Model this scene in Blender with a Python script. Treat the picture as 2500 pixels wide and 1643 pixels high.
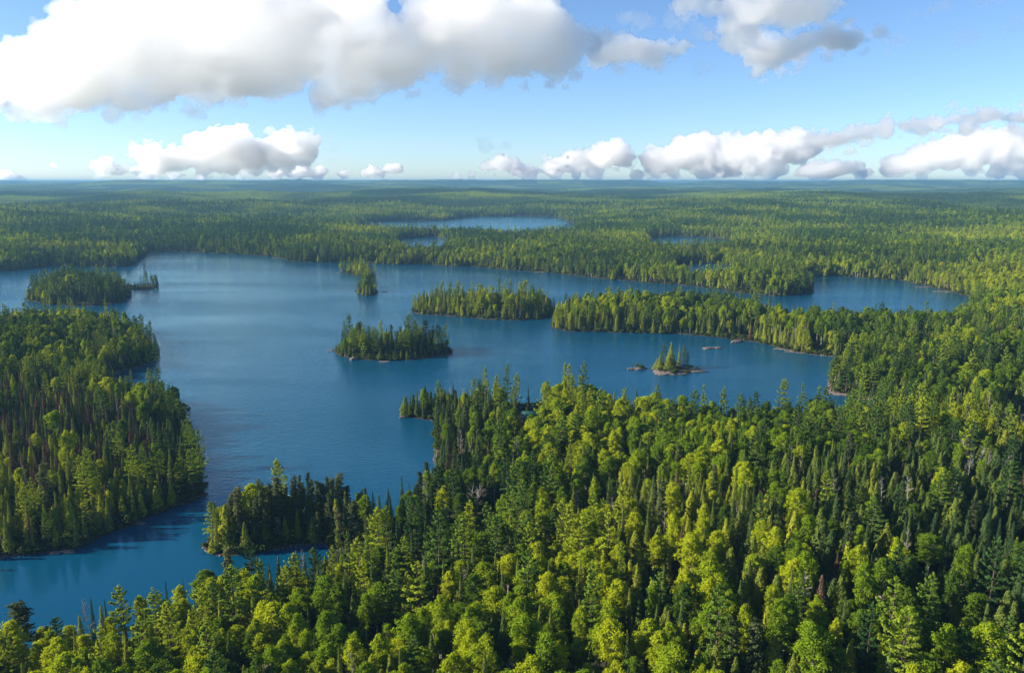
import bpy, math, random
import numpy as np
from mathutils import Vector

# ------------------------------------------------------------------ camera, sky, sun, exposure
scene = bpy.context.scene
for o in list(bpy.data.objects):
    bpy.data.objects.remove(o)
COL = scene.collection
rad = math.radians
CAM_H = 110.0
FOC = 1833.0            # focal length for a frame 2380 wide
PITCH = math.atan((782.0 - 421.5) / FOC)
cd = bpy.data.cameras.new('camera')
cam = bpy.data.objects.new('camera', cd)
COL.objects.link(cam)
cam.location = (0, 0, CAM_H)
cam.rotation_euler = (math.pi / 2 - PITCH, 0, 0)
cd.sensor_fit = 'HORIZONTAL'
cd.sensor_width = 36.0
cd.lens = 36.0 * FOC / 2380.0
cd.clip_start = 1.0
cd.clip_end = 150000.0
scene.camera = cam

SUN_EL = rad(24.0)
SUN_AZ = rad(-92.0)      # measured from +Y (view direction) towards +X: the sun stands to the left
world = bpy.data.worlds.new('World')
scene.world = world
world.use_nodes = True
wn = world.node_tree
wn.nodes.clear()
wo = wn.nodes.new('ShaderNodeOutputWorld')
wb = wn.nodes.new('ShaderNodeBackground')
sk = wn.nodes.new('ShaderNodeTexSky')
sk.sky_type = 'NISHITA'
sk.sun_disc = False
sk.sun_elevation = SUN_EL
sk.sun_rotation = SUN_AZ
sk.altitude = 0
sk.air_density = 0.75
sk.dust_density = 0.3
sk.ozone_density = 4.8
wb.inputs['Strength'].default_value = 0.070
wn.links.new(sk.outputs[0], wb.inputs['Color'])
wn.links.new(wb.outputs[0], wo.inputs['Surface'])

sl = bpy.data.lights.new('sun', 'SUN')
sl.energy = 4.3
sl.angle = rad(0.5)
sl.color = (1.0, 0.90, 0.74)
so = bpy.data.objects.new('sun', sl)
COL.objects.link(so)
sd = Vector((math.sin(SUN_AZ) * math.cos(SUN_EL), math.cos(SUN_AZ) * math.cos(SUN_EL), math.sin(SUN_EL)))
so.rotation_euler = sd.to_track_quat('Z', 'Y').to_euler()
so.location = (-200, 0, 300)

vs = scene.view_settings
vs.view_transform = 'Standard'
vs.look = 'None'
vs.exposure = 1.5
vs.gamma = 1.0
cy = scene.cycles
cy.max_bounces = 68
cy.diffuse_bounces = 2
cy.glossy_bounces = 2
cy.transmission_bounces = 2
cy.volume_bounces = 64
cy.transparent_max_bounces = 8
cy.use_denoising = True
cy.caustics_reflective = False
cy.caustics_refractive = False

rng = np.random.default_rng(7)
random.seed(7)

# ------------------------------------------------------------------ lens geometry of the site survey
CP, SP = math.cos(PITCH), math.sin(PITCH)
def ray(px, py):
    dx = (np.asarray(px, float) - 1190.0) / FOC
    dy = (782.0 - np.asarray(py, float)) / FOC
    return dx, CP + dy * SP, -SP + dy * CP
def ground(px, py, z=0.0):
    """where the sight line through a surveyed point meets the level z"""
    a, b, c = ray(px, py)
    t = (z - CAM_H) / c
    return a * t, b * t
def sky_point(px, py, dist):
    a, b, c = ray(px, py)
    n = math.sqrt(a * a + b * b + c * c)
    return Vector((a / n * dist, b / n * dist, CAM_H + c / n * dist))
def project(x, y, z):
    zc = z - CAM_H
    f = y * CP - zc * SP
    u = y * SP + zc * CP
    f = np.maximum(f, 1e-3)
    return 1190 + FOC * x / f, 782 - FOC * u / f, f
def poly(pts):
    a = np.array(pts, float)
    x, y = ground(a[:, 0], a[:, 1])
    return np.stack([x, y], 1)

# ------------------------------------------------------------------ noise
def _h(ix, iy, s):
    n = (ix.astype(np.int64) * 374761393 + iy.astype(np.int64) * 668265263 + s * 1274126177) & 0x7fffffff
    n = ((n ^ (n >> 13)) * 1274126177) & 0x7fffffff
    n = (n ^ (n >> 16)) & 0xffff
    return n / 65535.0
def vnoise(x, y, scale, s=0):
    x = np.asarray(x, float) / scale + 1000.5; y = np.asarray(y, float) / scale + 1000.5
    ix = np.floor(x); iy = np.floor(y)
    fx = x - ix; fy = y - iy
    fx = fx * fx * (3 - 2 * fx); fy = fy * fy * (3 - 2 * fy)
    a = _h(ix, iy, s); b = _h(ix + 1, iy, s); c = _h(ix, iy + 1, s); d = _h(ix + 1, iy + 1, s)
    return (a * (1 - fx) + b * fx) * (1 - fy) + (c * (1 - fx) + d * fx) * fy
def fbm(x, y, scale, s=0, o=3):
    r = 0; w = 0; a = 1.0
    for k in range(o):
        r = r + a * vnoise(x, y, scale / 2 ** k, s + 17 * k); w += a; a *= 0.5
    return r / w
def sstep(a, b, x):
    t = np.clip((x - a) / (b - a), 0, 1)
    return t * t * (3 - 2 * t)

# ------------------------------------------------------------------ shorelines
LAKE = poly([(-900, 700), (-300, 652), (0, 630), (60, 624), (130, 618), (200, 621), (270, 622), (310, 615), (328, 605), (330, 595),
    (345, 586), (380, 585), (450, 587), (520, 590), (600, 594), (640, 598), (680, 608), (760, 610), (860, 611), (930, 614), (1000, 616),
    (1060, 619), (1100, 620), (1180, 628), (1300, 636), (1400, 646), (1500, 656), (1600, 665), (1680, 673), (1740, 683), (1790, 688),
    (1830, 688), (1882, 681), (1886, 667), (1880, 655), (1862, 644), (1885, 640), (1950, 641), (2040, 648), (2100, 652), (2130, 661),
    (2180, 672), (2220, 683), (2250, 692), (2270, 706), (2240, 742), (2170, 762), (2100, 764), (2000, 760), (1900, 760), (1830, 754),
    (1760, 735), (1700, 722), (1600, 716), (1500, 716), (1400, 720), (1310, 726), (1287, 742), (1285, 760), (1320, 770), (1380, 771),
    (1500, 774), (1600, 778), (1660, 783), (1700, 788), (1760, 795), (1800, 808), (1850, 819), (1900, 825), (1950, 829), (2010, 833),
    (2000, 850), (1960, 868), (1930, 885), (1925, 900), (1938, 914), (1985, 920), (2035, 930), (2070, 945), (2060, 965), (2010, 985),
    (1960, 990), (1880, 988), (1800, 997), (1700, 999), (1600, 998), (1500, 990), (1430, 972), (1350, 942), (1230, 946),
    (1150, 945), (1100, 952), (1060, 954), (1000, 952), (945, 955), (933, 962), (940, 969), (1005, 976), (1013, 986), (1015, 1040),
    (1015, 1088), (1008, 1130), (985, 1172), (945, 1205), (900, 1225), (850, 1222), (760, 1212), (680, 1212), (600, 1222), (540, 1228),
    (495, 1250), (472, 1275), (478, 1288), (520, 1294), (570, 1290), (650, 1276), (740, 1270), (790, 1285), (815, 1310), (800, 1345),
    (740, 1360), (650, 1390), (560, 1405), (450, 1425), (400, 1478), (270, 1496), (130, 1530), (0, 1550), (-150, 1590), (-700, 1700),
    (-700, 1450), (-300, 1345), (0, 1296), (100, 1285), (180, 1277), (240, 1242), (330, 1212), (380, 1187), (440, 1168), (474, 1150),
    (476, 1110), (462, 1060), (440, 1000), (410, 950), (370, 925), (300, 930), (250, 900), (262, 872), (300, 858), (355, 843),
    (364, 822), (335, 785), (250, 764), (120, 764), (0, 762), (-200, 768), (-900, 840)])
SMALL = [poly(p) for p in (
    [(830, 519), (900, 514), (1035, 512), (1065, 507), (1100, 503), (1200, 502), (1290, 504), (1312, 508), (1318, 516), (1340, 521),
     (1345, 540), (1290, 550), (1180, 553), (1060, 548), (1000, 545), (900, 545), (840, 535)],
    [(918, 556), (960, 552), (1020, 551), (1040, 556), (1032, 592), (960, 598), (926, 588)],
    [(1508, 553), (1560, 549), (1640, 551), (1680, 556), (1705, 560), (1690, 584), (1600, 593), (1515, 588)],
    [(1560, 618), (1600, 611), (1670, 613), (1705, 620), (1690, 657), (1600, 652), (1570, 636)],
    [(560, 463), (620, 459), (735, 457), (760, 463), (690, 469), (600, 468)],
    [(1515, 436.5), (1550, 434.2), (1590, 434.4), (1600, 439), (1560, 440.5)],
    [(545, 440.5), (575, 438.8), (610, 439), (600, 443.5), (560, 443.5)])]
ISLES = [poly(p) for p in (
    [(58, 697), (100, 706), (180, 712), (240, 711), (290, 703), (302, 690), (300, 673), (250, 662), (150, 660), (95, 667), (70, 685)],
    [(284, 672), (325, 675), (352, 671), (356, 665), (320, 662)],
    [(798, 634), (815, 637), (838, 640), (842, 650), (862, 652), (869, 643), (868, 632), (850, 627), (815, 629)],
    [(823, 682), (845, 688), (870, 686), (875, 680), (862, 668), (835, 668), (822, 675)],
    [(948, 722), (960, 729), (1020, 733), (1080, 737), (1140, 742), (1200, 744), (1260, 741), (1285, 733), (1290, 722), (1270, 712),
     (1150, 706), (1000, 706), (955, 712)],
    [(778, 815), (800, 828), (830, 836), (880, 838), (950, 837), (1000, 834), (1048, 827), (1053, 818), (1030, 808), (950, 806),
     (850, 801), (795, 803)],
    [(1518, 859), (1530, 866), (1560, 871), (1595, 869), (1640, 862), (1600, 857), (1570, 850), (1530, 851)],
    [(1460, 857), (1478, 860), (1497, 858), (1480, 853.5)],
    [(1638, 809.5), (1652, 812), (1670, 809), (1654, 806.5)],
    [(1698, 795), (1710, 797), (1722, 793.5), (1710, 792)])]
def edges(p):
    return p, np.roll(p, -1, 0)
ALLP = [LAKE] + SMALL + ISLES
EA = np.concatenate([edges(p)[0] for p in ALLP]); EB = np.concatenate([edges(p)[1] for p in ALLP])
def inside(p, x, y):
    a, b = edges(p)
    res = np.zeros(x.shape, bool)
    m = (x > p[:, 0].min()) & (x < p[:, 0].max()) & (y > p[:, 1].min()) & (y < p[:, 1].max())
    if not m.any(): return res
    xs = x[m]; ys = y[m]
    r = np.zeros(xs.shape, bool)
    for i in range(len(a)):
        x0, y0 = a[i]; x1, y1 = b[i]
        if y0 == y1: continue
        c = (ys > min(y0, y1)) & (ys <= max(y0, y1))
        r ^= c & (xs < x0 + (ys - y0) * (x1 - x0) / (y1 - y0))
    res[m] = r
    return res
def shore(x, y):
    """signed distance to the nearest shoreline, positive on land"""
    x = np.asarray(x, float); y = np.asarray(y, float)
    far = sstep(350, 1200, y)
    wx = (vnoise(x, y, 9, 3) - .5) * 4.5 * (0.55 + far) + (vnoise(x, y, 34, 4) - .5) * (4 + 14 * far)
    wy = (vnoise(x, y, 9, 5) - .5) * 4.5 * (0.55 + far) + (vnoise(x, y, 34, 6) - .5) * (4 + 14 * far)
    X = x + wx * .8; Y = y + wy * .8
    out = np.empty(X.shape)
    ab = EB - EA; L = (ab ** 2).sum(1)
    for s in range(0, len(X), 8000):
        xs = X[s:s + 8000, None].astype(np.float32); ys = Y[s:s + 8000, None].astype(np.float32)
        px = xs - EA[None, :, 0].astype(np.float32); py = ys - EA[None, :, 1].astype(np.float32)
        t = np.clip((px * ab[:, 0].astype(np.float32) + py * ab[:, 1].astype(np.float32)) / L.astype(np.float32), 0, 1)
        dd = (px - t * ab[:, 0].astype(np.float32)) ** 2 + (py - t * ab[:, 1].astype(np.float32)) ** 2
        out[s:s + 8000] = np.sqrt(dd.min(1))
    w = inside(LAKE, X, Y)
    for p in SMALL: w |= inside(p, X, Y)
    isl = np.zeros(X.shape, bool)
    for p in ISLES: isl |= inside(p, X, Y)
    land = (~w) | isl
    return np.where(land, out, -out)
def height(x, y, d=None):
    x = np.asarray(x, float); y = np.asarray(y, float)
    if d is None: d = shore(x, y)
    r = np.hypot(x, y)
    bank = 1.1 * (1 - np.exp(-np.maximum(d, 0) / 3.0)) + 1.8 * sstep(5, 45, d)
    near = 11 * fbm(x, y, 170, 21, 3) + 16 * (fbm(x, y, 420, 22, 3) - .25)
    mid = 80 * (fbm(x, y, 480, 23, 3) - .32) + 40 * (fbm(x, y, 1500, 24, 2) - .35)
    farh = 165 * (fbm(x, y, 1500, 25, 3) - .38) + 80 * (fbm(x, y, 5200, 26, 2) - .35) + 20
    k1 = sstep(1300, 2600, r); k2 = sstep(4500, 12000, r)
    hl = near * (1 - k1) + mid * k1
    hl = hl * (1 - k2) + farh * k2
    low = np.exp(-(((x - 190) / 560) ** 2 + ((y - 1500) / 620) ** 2) * .8)
    hl = np.clip(hl, 0, None) * (1 - .8 * low)
    ramp = sstep(4, 130, d) * (1 - k1) + sstep(20, 420, d) * k1
    z = bank + hl * ramp
    z = np.minimum(z, 104)
    return np.where(d > 0, z, np.maximum(d * .35, -3.0) - .12)

# ------------------------------------------------------------------ materials
def nt(name):
    m = bpy.data.materials.new(name); m.use_nodes = True
    t = m.node_tree; t.nodes.clear()
    out = t.nodes.new('ShaderNodeOutputMaterial')
    return m, t, out
def N(t, typ, **kw):
    n = t.nodes.new(typ)
    for k, v in kw.items():
        if k.startswith('i_'): n.inputs[k[2:].replace('_', ' ')].default_value = v
        else: setattr(n, k, v)
    return n
def ramp(t, fac, stops):
    r = t.nodes.new('ShaderNodeValToRGB')
    el = r.color_ramp.elements
    while len(el) < len(stops): el.new(0.5)
    for e, (p, c) in zip(el, stops):
        e.position = p; e.color = (c[0], c[1], c[2], 1)
    if fac is not None: t.links.new(fac, r.inputs[0])
    return r
def foliage(name, stops, trans=0.35, patch=False):
    m, t, out = nt(name)
    at = N(t, 'ShaderNodeAttribute', attribute_type='INSTANCER', attribute_name='tint')
    geo = N(t, 'ShaderNodeNewGeometry')
    n1 = N(t, 'ShaderNodeTexNoise', i_Scale=(0.16 if patch else 0.9), i_Detail=2.0)
    t.links.new(geo.outputs['Position'], n1.inputs['Vector'])
    a = N(t, 'ShaderNodeMath', operation='MULTIPLY_ADD')
    t.links.new(n1.outputs['Fac'], a.inputs[0])
    a.inputs[1].default_value = 2.2 if patch else 0.9
    a.inputs[2].default_value = -1.1 if patch else -0.45
    b = N(t, 'ShaderNodeMath', operation='ADD', use_clamp=True)
    t.links.new(at.outputs['Fac'], b.inputs[0]); t.links.new(a.outputs[0], b.inputs[1])
    cr = ramp(t, b.outputs[0], stops)
    d = N(t, 'ShaderNodeBsdfDiffuse'); tr = N(t, 'ShaderNodeBsdfTranslucent')
    mx = N(t, 'ShaderNodeMixShader'); mx.inputs[0].default_value = trans
    t.links.new(cr.outputs[0], d.inputs[0])
    hs = N(t, 'ShaderNodeHueSaturation', i_Hue=0.492, i_Saturation=1.1, i_Value=1.25)
    t.links.new(cr.outputs[0], hs.inputs['Color'])
    t.links.new(hs.outputs[0], tr.inputs[0])
    t.links.new(d.outputs[0], mx.inputs[1]); t.links.new(tr.outputs[0], mx.inputs[2])
    t.links.new(mx.outputs[0], out.inputs['Surface'])
    return m
M = {}
M['birch'] = foliage('birch_leaves', [(0, (0.0530, 0.1007, 0.0170)), (.5, (0.1643, 0.2544, 0.0127)), (1, (0.3498, 0.3975, 0.0148))], .42)
M['pine'] = foliage('pine_needles', [(0, (0.0394, 0.0850, 0.0275)), (.5, (0.1207, 0.2000, 0.0250)), (1, (0.2888, 0.3438, 0.0225))], .25)
M['spruce'] = foliage('spruce_needles', [(0, (0.0291, 0.0560, 0.0252)), (.5, (0.0757, 0.1120, 0.0280)), (1, (0.1893, 0.2170, 0.0308))], .15)
M['cedar'] = foliage('cedar_sprays', [(0, (0.0510, 0.0875, 0.0275)), (.5, (0.1403, 0.1812, 0.0275)), (1, (0.2805, 0.3063, 0.0250))], .22)
M['brown'] = foliage('dry_needles', [(0, (.060, .040, .028)), (.6, (.105, .068, .045)), (1, (.14, .095, .055))], .12)
M['jack'] = foliage('jack_needles', [(0, (0.0375, 0.0525, 0.0225)), (.5, (0.0750, 0.0975, 0.0350)), (1, (0.1250, 0.1375, 0.0500))], .2)
M['far'] = foliage('far_canopy', [(0, (0.0312, 0.0624, 0.0240)), (.5, (0.1020, 0.1680, 0.0240)), (1, (0.2640, 0.3360, 0.0192))], .28, True)
M['bush'] = foliage('bush_leaves', [(0, (.030, .050, .018)), (.5, (.065, .095, .020)), (1, (.12, .15, .03))], .3)

def simple(name, c0, c1, scale, rough=.9, bump=0.0, stretch=None):
    m, t, out = nt(name)
    p = N(t, 'ShaderNodeBsdfPrincipled', i_Roughness=rough)
    p.inputs['Specular IOR Level'].default_value = .2
    geo = N(t, 'ShaderNodeTexCoord')
    n = N(t, 'ShaderNodeTexNoise', i_Scale=scale, i_Detail=5.0, i_Roughness=.6)
    if stretch:
        mp = N(t, 'ShaderNodeMapping'); mp.inputs['Scale'].default_value = stretch
        t.links.new(geo.outputs['Object'], mp.inputs[0]); t.links.new(mp.outputs[0], n.inputs['Vector'])
    else:
        t.links.new(geo.outputs['Object'], n.inputs['Vector'])
    cr = ramp(t, n.outputs['Fac'], [(.3, c0), (.7, c1)])
    t.links.new(cr.outputs[0], p.inputs['Base Color'])
    if bump:
        b = N(t, 'ShaderNodeBump', i_Strength=bump, i_Distance=.3)
        t.links.new(n.outputs['Fac'], b.inputs['Height']); t.links.new(b.outputs[0], p.inputs['Normal'])
    t.links.new(p.outputs[0], out.inputs['Surface'])
    return m
M['bark'] = simple('dark_bark', (.045, .032, .024), (.11, .085, .065), 3, stretch=(1, 1, .2))
M['white_bark'] = simple('birch_bark', (.16, .14, .12), (.55, .52, .46), 2.2, stretch=(1, 1, 2))
M['grey_wood'] = simple('grey_dead_wood', (.16, .145, .13), (.34, .32, .29), 3, stretch=(1, 1, .3))
M['rock'] = simple('granite', (.05, .042, .038), (.22, .175, .15), 1.1, .85, .6)
M['roof'] = simple('green_metal_roofing', (.012, .075, .070), (.018, .095, .088), 3, .55)
M['logwall'] = simple('brown_log_wall', (.06, .035, .02), (.12, .075, .045), 2, .8, .2, (1, 1, 8))
M['glass'] = simple('dark_window_glass', (.02, .025, .03), (.03, .035, .04), 1, .08)
M['trim'] = simple('cream_trim', (.5, .46, .38), (.6, .56, .48), 3)
M['reed'] = simple('reeds', (.06, .09, .05), (.16, .18, .09), 2)
M['dock'] = simple('weathered_boards', (.22, .19, .16), (.36, .32, .27), 3, stretch=(1, 8, 1))

def ground_mat():
    m, t, out = nt('forest_floor')
    p = N(t, 'ShaderNodeBsdfPrincipled', i_Roughness=.95)
    p.inputs['Specular IOR Level'].default_value = .1
    geo = N(t, 'ShaderNodeNewGeometry')
    n = N(t, 'ShaderNodeTexNoise', i_Scale=.25, i_Detail=6.0)
    t.links.new(geo.outputs['Position'], n.inputs['Vector'])
    cr = ramp(t, n.outputs['Fac'], [(.3, (.018, .020, .010)), (.7, (.050, .048, .022))])
    n2 = N(t, 'ShaderNodeTexNoise', i_Scale=.9, i_Detail=4.0)
    t.links.new(geo.outputs['Position'], n2.inputs['Vector'])
    rk = ramp(t, n2.outputs['Fac'], [(.56, (.030, .028, .018)), (.75, (.19, .15, .115))])
    sx = N(t, 'ShaderNodeSeparateXYZ'); t.links.new(geo.outputs['Position'], sx.inputs[0])
    mr = N(t, 'ShaderNodeMapRange', i_From_Min=.75, i_From_Max=1.15); t.links.new(sx.outputs['Z'], mr.inputs['Value'])
    mx = N(t, 'ShaderNodeMix', data_type='RGBA')
    t.links.new(mr.outputs[0], mx.inputs['Factor'])
    t.links.new(rk.outputs[0], mx.inputs['A']); t.links.new(cr.outputs[0], mx.inputs['B'])
    t.links.new(mx.outputs['Result'], p.inputs['Base Color'])
    t.links.new(p.outputs[0], out.inputs['Surface'])
    return m
M['ground'] = ground_mat()

def water_mat():
    m, t, out = nt('lake_water')
    p = N(t, 'ShaderNodeBsdfDiffuse'); gl = N(t, 'ShaderNodeBsdfGlossy', i_Roughness=.05); fr = N(t, 'ShaderNodeFresnel', i_IOR=1.38); mw = N(t, 'ShaderNodeMixShader')
    gl.inputs['Color'].default_value = (.66, .93, 1, 1)
    p.inputs['Color'].default_value = (.001, .052, .108, 1)
    geo = N(t, 'ShaderNodeNewGeometry')
    def wave(scale, det, sx, sy, rot):
        mp = N(t, 'ShaderNodeMapping'); mp.inputs['Scale'].default_value = (sx, sy, 1); mp.inputs['Rotation'].default_value = (0, 0, rot)
        t.links.new(geo.outputs['Position'], mp.inputs[0])
        n = N(t, 'ShaderNodeTexNoise', i_Scale=scale, i_Detail=det, i_Roughness=.6)
        t.links.new(mp.outputs[0], n.inputs['Vector']); return n
    w1 = wave(.55, 4.0, .55, 1.3, .25); w2 = wave(2.2, 3.0, .7, 1.2, -.3)
    add = N(t, 'ShaderNodeMath', operation='MULTIPLY_ADD'); add.inputs[1].default_value = .35
    t.links.new(w2.outputs['Fac'], add.inputs[0]); t.links.new(w1.outputs['Fac'], add.inputs[2])
    # wind: some stretches are calmer than others
    wd = wave(.006, 3.0, .5, 1.8, .45)
    mr = N(t, 'ShaderNodeMapRange', i_From_Min=.35, i_From_Max=.65, i_To_Min=.45, i_To_Max=1.0)
    t.links.new(wd.outputs['Fac'], mr.inputs['Value'])
    sx = N(t, 'ShaderNodeSeparateXYZ'); t.links.new(geo.outputs['Position'], sx.inputs[0])
    sh = N(t, 'ShaderNodeMapRange', i_From_Min=215.0, i_From_Max=330.0, i_To_Min=.16, i_To_Max=1.0)   # the sheltered channel lies calmer
    t.links.new(sx.outputs['Y'], sh.inputs['Value'])
    mu = N(t, 'ShaderNodeMath', operation='MULTIPLY'); t.links.new(mr.outputs[0], mu.inputs[0]); t.links.new(sh.outputs[0], mu.inputs[1])
    b = N(t, 'ShaderNodeBump', i_Distance=.30)
    t.links.new(mu.outputs[0], b.inputs['Strength'])
    t.links.new(add.outputs[0], b.inputs['Height'])
    for q in (gl, fr): t.links.new(b.outputs[0], q.inputs['Normal'])
    t.links.new(fr.outputs[0], mw.inputs[0]); t.links.new(p.outputs[0], mw.inputs[1]); t.links.new(gl.outputs[0], mw.inputs[2])
    t.links.new(mw.outputs[0], out.inputs['Surface'])
    return m
M['water'] = water_mat()

# ------------------------------------------------------------------ mesh helpers
def mesh_np(name, V, F, mats, fm=None, smooth=False):
    """V (n,3); F list of arrays (k,3) or (k,4)"""
    me = bpy.data.meshes.new(name)
    V = np.asarray(V, np.float32)
    Fs = F if isinstance(F, list) else [F]
    Fs = [np.asarray(f, np.int32) for f in Fs if len(f)]
    me.vertices.add(len(V)); me.vertices.foreach_set('co', V.ravel())
    loops = np.concatenate([f.ravel() for f in Fs])
    tot = np.concatenate([np.full(len(f), f.shape[1], np.int32) for f in Fs])
    st = np.concatenate([[0], np.cumsum(tot)[:-1]]).astype(np.int32)
    me.loops.add(len(loops)); me.loops.foreach_set('vertex_index', loops)
    me.polygons.add(len(tot)); me.polygons.foreach_set('loop_start', st); me.polygons.foreach_set('loop_total', tot)
    for m in mats: me.materials.append(m)
    if fm is not None: me.polygons.foreach_set('material_index', np.asarray(fm, np.int32))
    if smooth: me.polygons.foreach_set('use_smooth', np.ones(len(tot), bool))
    me.update(calc_edges=True)
    return me
def link(name, me, parent=None, **props):
    o = bpy.data.objects.new(name, me)
    COL.objects.link(o)
    if parent is not None: o.parent = parent
    for k, v in props.items(): o[k] = v
    return o
def unit(a):
    return a / np.maximum(np.linalg.norm(a, axis=-1, keepdims=True), 1e-6)
def quads(P, Nn, size, rg, aspect=1.0):
    """leaf-sized quads at P facing Nn"""
    n = len(P)
    Nn = unit(Nn)
    r = rg.normal(size=(n, 3))
    U = unit(np.cross(Nn, r)); W = np.cross(Nn, U)
    s = (np.asarray(size) * rg.uniform(.65, 1.3, n))[:, None] * .5
    a = U * s; b = W * s * aspect
    V = np.stack([P - a - b * .3, P + a * .2 - b, P + a + b * .3, P - a * .2 + b], 1).reshape(-1, 3)
    F = np.arange(4 * n).reshape(-1, 4)
    return V, F
class Geo:
    def __init__(s): s.V = []; s.F3 = []; s.F4 = []; s.n = 0
    def add(s, V, F):
        F = np.asarray(F)
        (s.F4 if F.shape[1] == 4 else s.F3).append(F + s.n); s.V.append(V); s.n += len(V)
    def tube(s, pts, rads, k=5):
        pts = np.asarray(pts, float)
        d = np.gradient(pts, axis=0); d = unit(d)
        ref = np.array([0.0, 0, 1]) if abs(d[0, 2]) < .9 else np.array([1.0, 0, 0])
        U = unit(np.cross(d, ref)); W = np.cross(d, U)
        an = np.arange(k) * 2 * math.pi / k
        ring = pts[:, None] + np.asarray(rads)[:, None, None] * (np.cos(an)[None, :, None] * U[:, None] + np.sin(an)[None, :, None] * W[:, None])
        m = len(pts)
        i = np.arange(m - 1)[:, None] * k; j = np.arange(k)[None]
        jn = (j + 1) % k
        F = np.stack([i + j, i + jn, i + k + jn, i + k + j], -1).reshape(-1, 4)
        s.add(ring.reshape(-1, 3), F)
    def mesh(s, name, mats, fm=None, smooth=False):
        V = np.concatenate(s.V)
        Fs = []
        if s.F3: Fs.append(np.concatenate(s.F3))
        if s.F4: Fs.append(np.concatenate(s.F4))
        return mesh_np(name, V, Fs, mats, fm, smooth)

# ------------------------------------------------------------------ tree prototypes: (crown geometry, trunk geometry, nominal height)
def clump(g, c, r, n, size, rg, up=.15, flat=.8):
    d = unit(rg.normal(size=(n, 3)))
    ph = rg.uniform(0, 6.28, 3)
    d[:, 2] = np.where(d[:, 2] < -.35, -d[:, 2], d[:, 2])
    rr = rg.uniform(.35, 1.2, n)[:, None]
    # lumpy surface
    rr = rr * (1 + .28 * np.sin(4.1 * d[:, :1] + ph[0]) * np.sin(3.7 * d[:, 1:2] + ph[1]) + .18 * np.sin(9 * d[:, 2:] + ph[2]))
    P = c + d * rr * np.array([r, r, r * flat])
    nn = d + np.array([0, 0, up]) + rg.normal(size=(n, 3)) * .55
    V, F = quads(P, nn, size, rg)
    g.add(V, F)
def make_birch(seed, lod=0):
    rg = np.random.default_rng(seed); H = 15.0
    c = Geo(); t = Geo()
    lean = rg.normal(size=2) * .5
    def ax(z): return np.array([lean[0] * (z / H) ** 1.5, lean[1] * (z / H) ** 1.5, z])
    zs = np.linspace(-.6, H * .88, 8)
    t.tube([ax(max(z, 0)) + np.array([0, 0, min(z, 0)]) for z in zs], .17 * (1 - zs / H) + .035, 6)
    nc = [58, 22, 8][lod]
    R = rg.uniform(1.85, 2.7); lop = rg.uniform(0, 6.28)
    z0 = rg.uniform(.34, .48) * H
    for i in range(nc):
        f = (i + .5) / nc
        z = z0 + (H * .96 - z0) * f ** .9
        w = R * math.sin(math.pi * min(1, .28 + .66 * f)) ** .7
        an = i * 2.4 + rg.uniform(-.5, .5)
        rr = w * rg.uniform(.3, 1.0) * (1 + .22 * math.cos(an - lop)) if f < .95 else .2
        p = ax(z) + np.array([math.cos(an) * rr, math.sin(an) * rr, 0])
        cr = rg.uniform(.42, 1.05) * (1.1 if f < .8 else .85) * [1, 1.3, 1.75][lod]
        if lod < 2:
            t.tube([ax(z - 1.6), (ax(z - 1.2) + p) / 2, p], [.06, .045, .02], 4)
        clump(c, p, cr, [130, 46, 16][lod], [.27, .64, 1.45][lod], rg)
    return c, t, H
def make_pine(seed, lod=0):
    rg = np.random.default_rng(seed); H = 20.0
    c = Geo(); t = Geo()
    lean = rg.normal(size=2) * .4
    def ax(z): return np.array([lean[0] * (z / H), lean[1] * (z / H), z])
    zs = np.linspace(-.6, H * .98, 9)
    t.tube([ax(z) for z in zs], .30 * (1 - np.clip(zs, 0, H) / H) + .03, 6)
    z = rg.uniform(.22, .34) * H; z00 = z
    R = rg.uniform(3.1, 4.1)
    bias = rg.uniform(0, 6.28)
    step = [1.5, 1.7, 2.2][lod]
    while z < H * .985:
        f = (z - z00) / (H - z00)
        nb = int(rg.integers(4, 7))
        L0 = R * (1 - f) ** .62 * (.72 + .28 * min(1, f * 4)) + .35
        a0 = rg.uniform(0, 6.28)
        for k in range(nb):
            an = a0 + k * 6.283 / nb + rg.uniform(-.3, .3)
            L = L0 * rg.uniform(.5, 1.12) * (1 + .18 * math.cos(an - bias))
            if rg.random() < .10: continue
            rise = (.10 + .55 * f) * L
            u = np.linspace(0, 1, 4)
            dirv = np.array([math.cos(an), math.sin(an), 0])
            base = ax(z)
            pts = base + dirv * (u * L)[:, None] + np.array([0, 0, 1]) * ((u ** 1.7) * rise - .15 * np.sin(u * 3.14) * L * .3)[:, None]
            if lod < 2: t.tube(pts, .05 * (1 - u) + .015, 3)
            nq = int([100, 27, 6][lod] * (.35 + L / 3.2))
            uu = rg.uniform(.22, 1.05, nq) ** .8
            wd = (.16 + .26 * np.sin(np.clip(uu, 0, 1) * 3.14)) * L * .75
            side = np.array([-math.sin(an), math.cos(an), 0])
            P = base + dirv * (uu * L)[:, None] + side * (rg.uniform(-1, 1, nq) * wd)[:, None]
            P[:, 2] += (uu ** 1.7) * rise + rg.normal(size=nq) * .11
            nn = np.array([0, 0, 1.0]) + rg.normal(size=(nq, 3)) * .5 + dirv * .5
            V, F = quads(P, nn, [.40, .80, 1.7][lod], rg, .7)
            c.add(V, F)
        z += step * rg.uniform(.75, 1.3) * (.75 + .5 * (1 - f))
    clump(c, ax(H), .35, [20, 8, 3][lod], [.35, .5, .9][lod], rg, flat=2)
    return c, t, H
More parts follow.
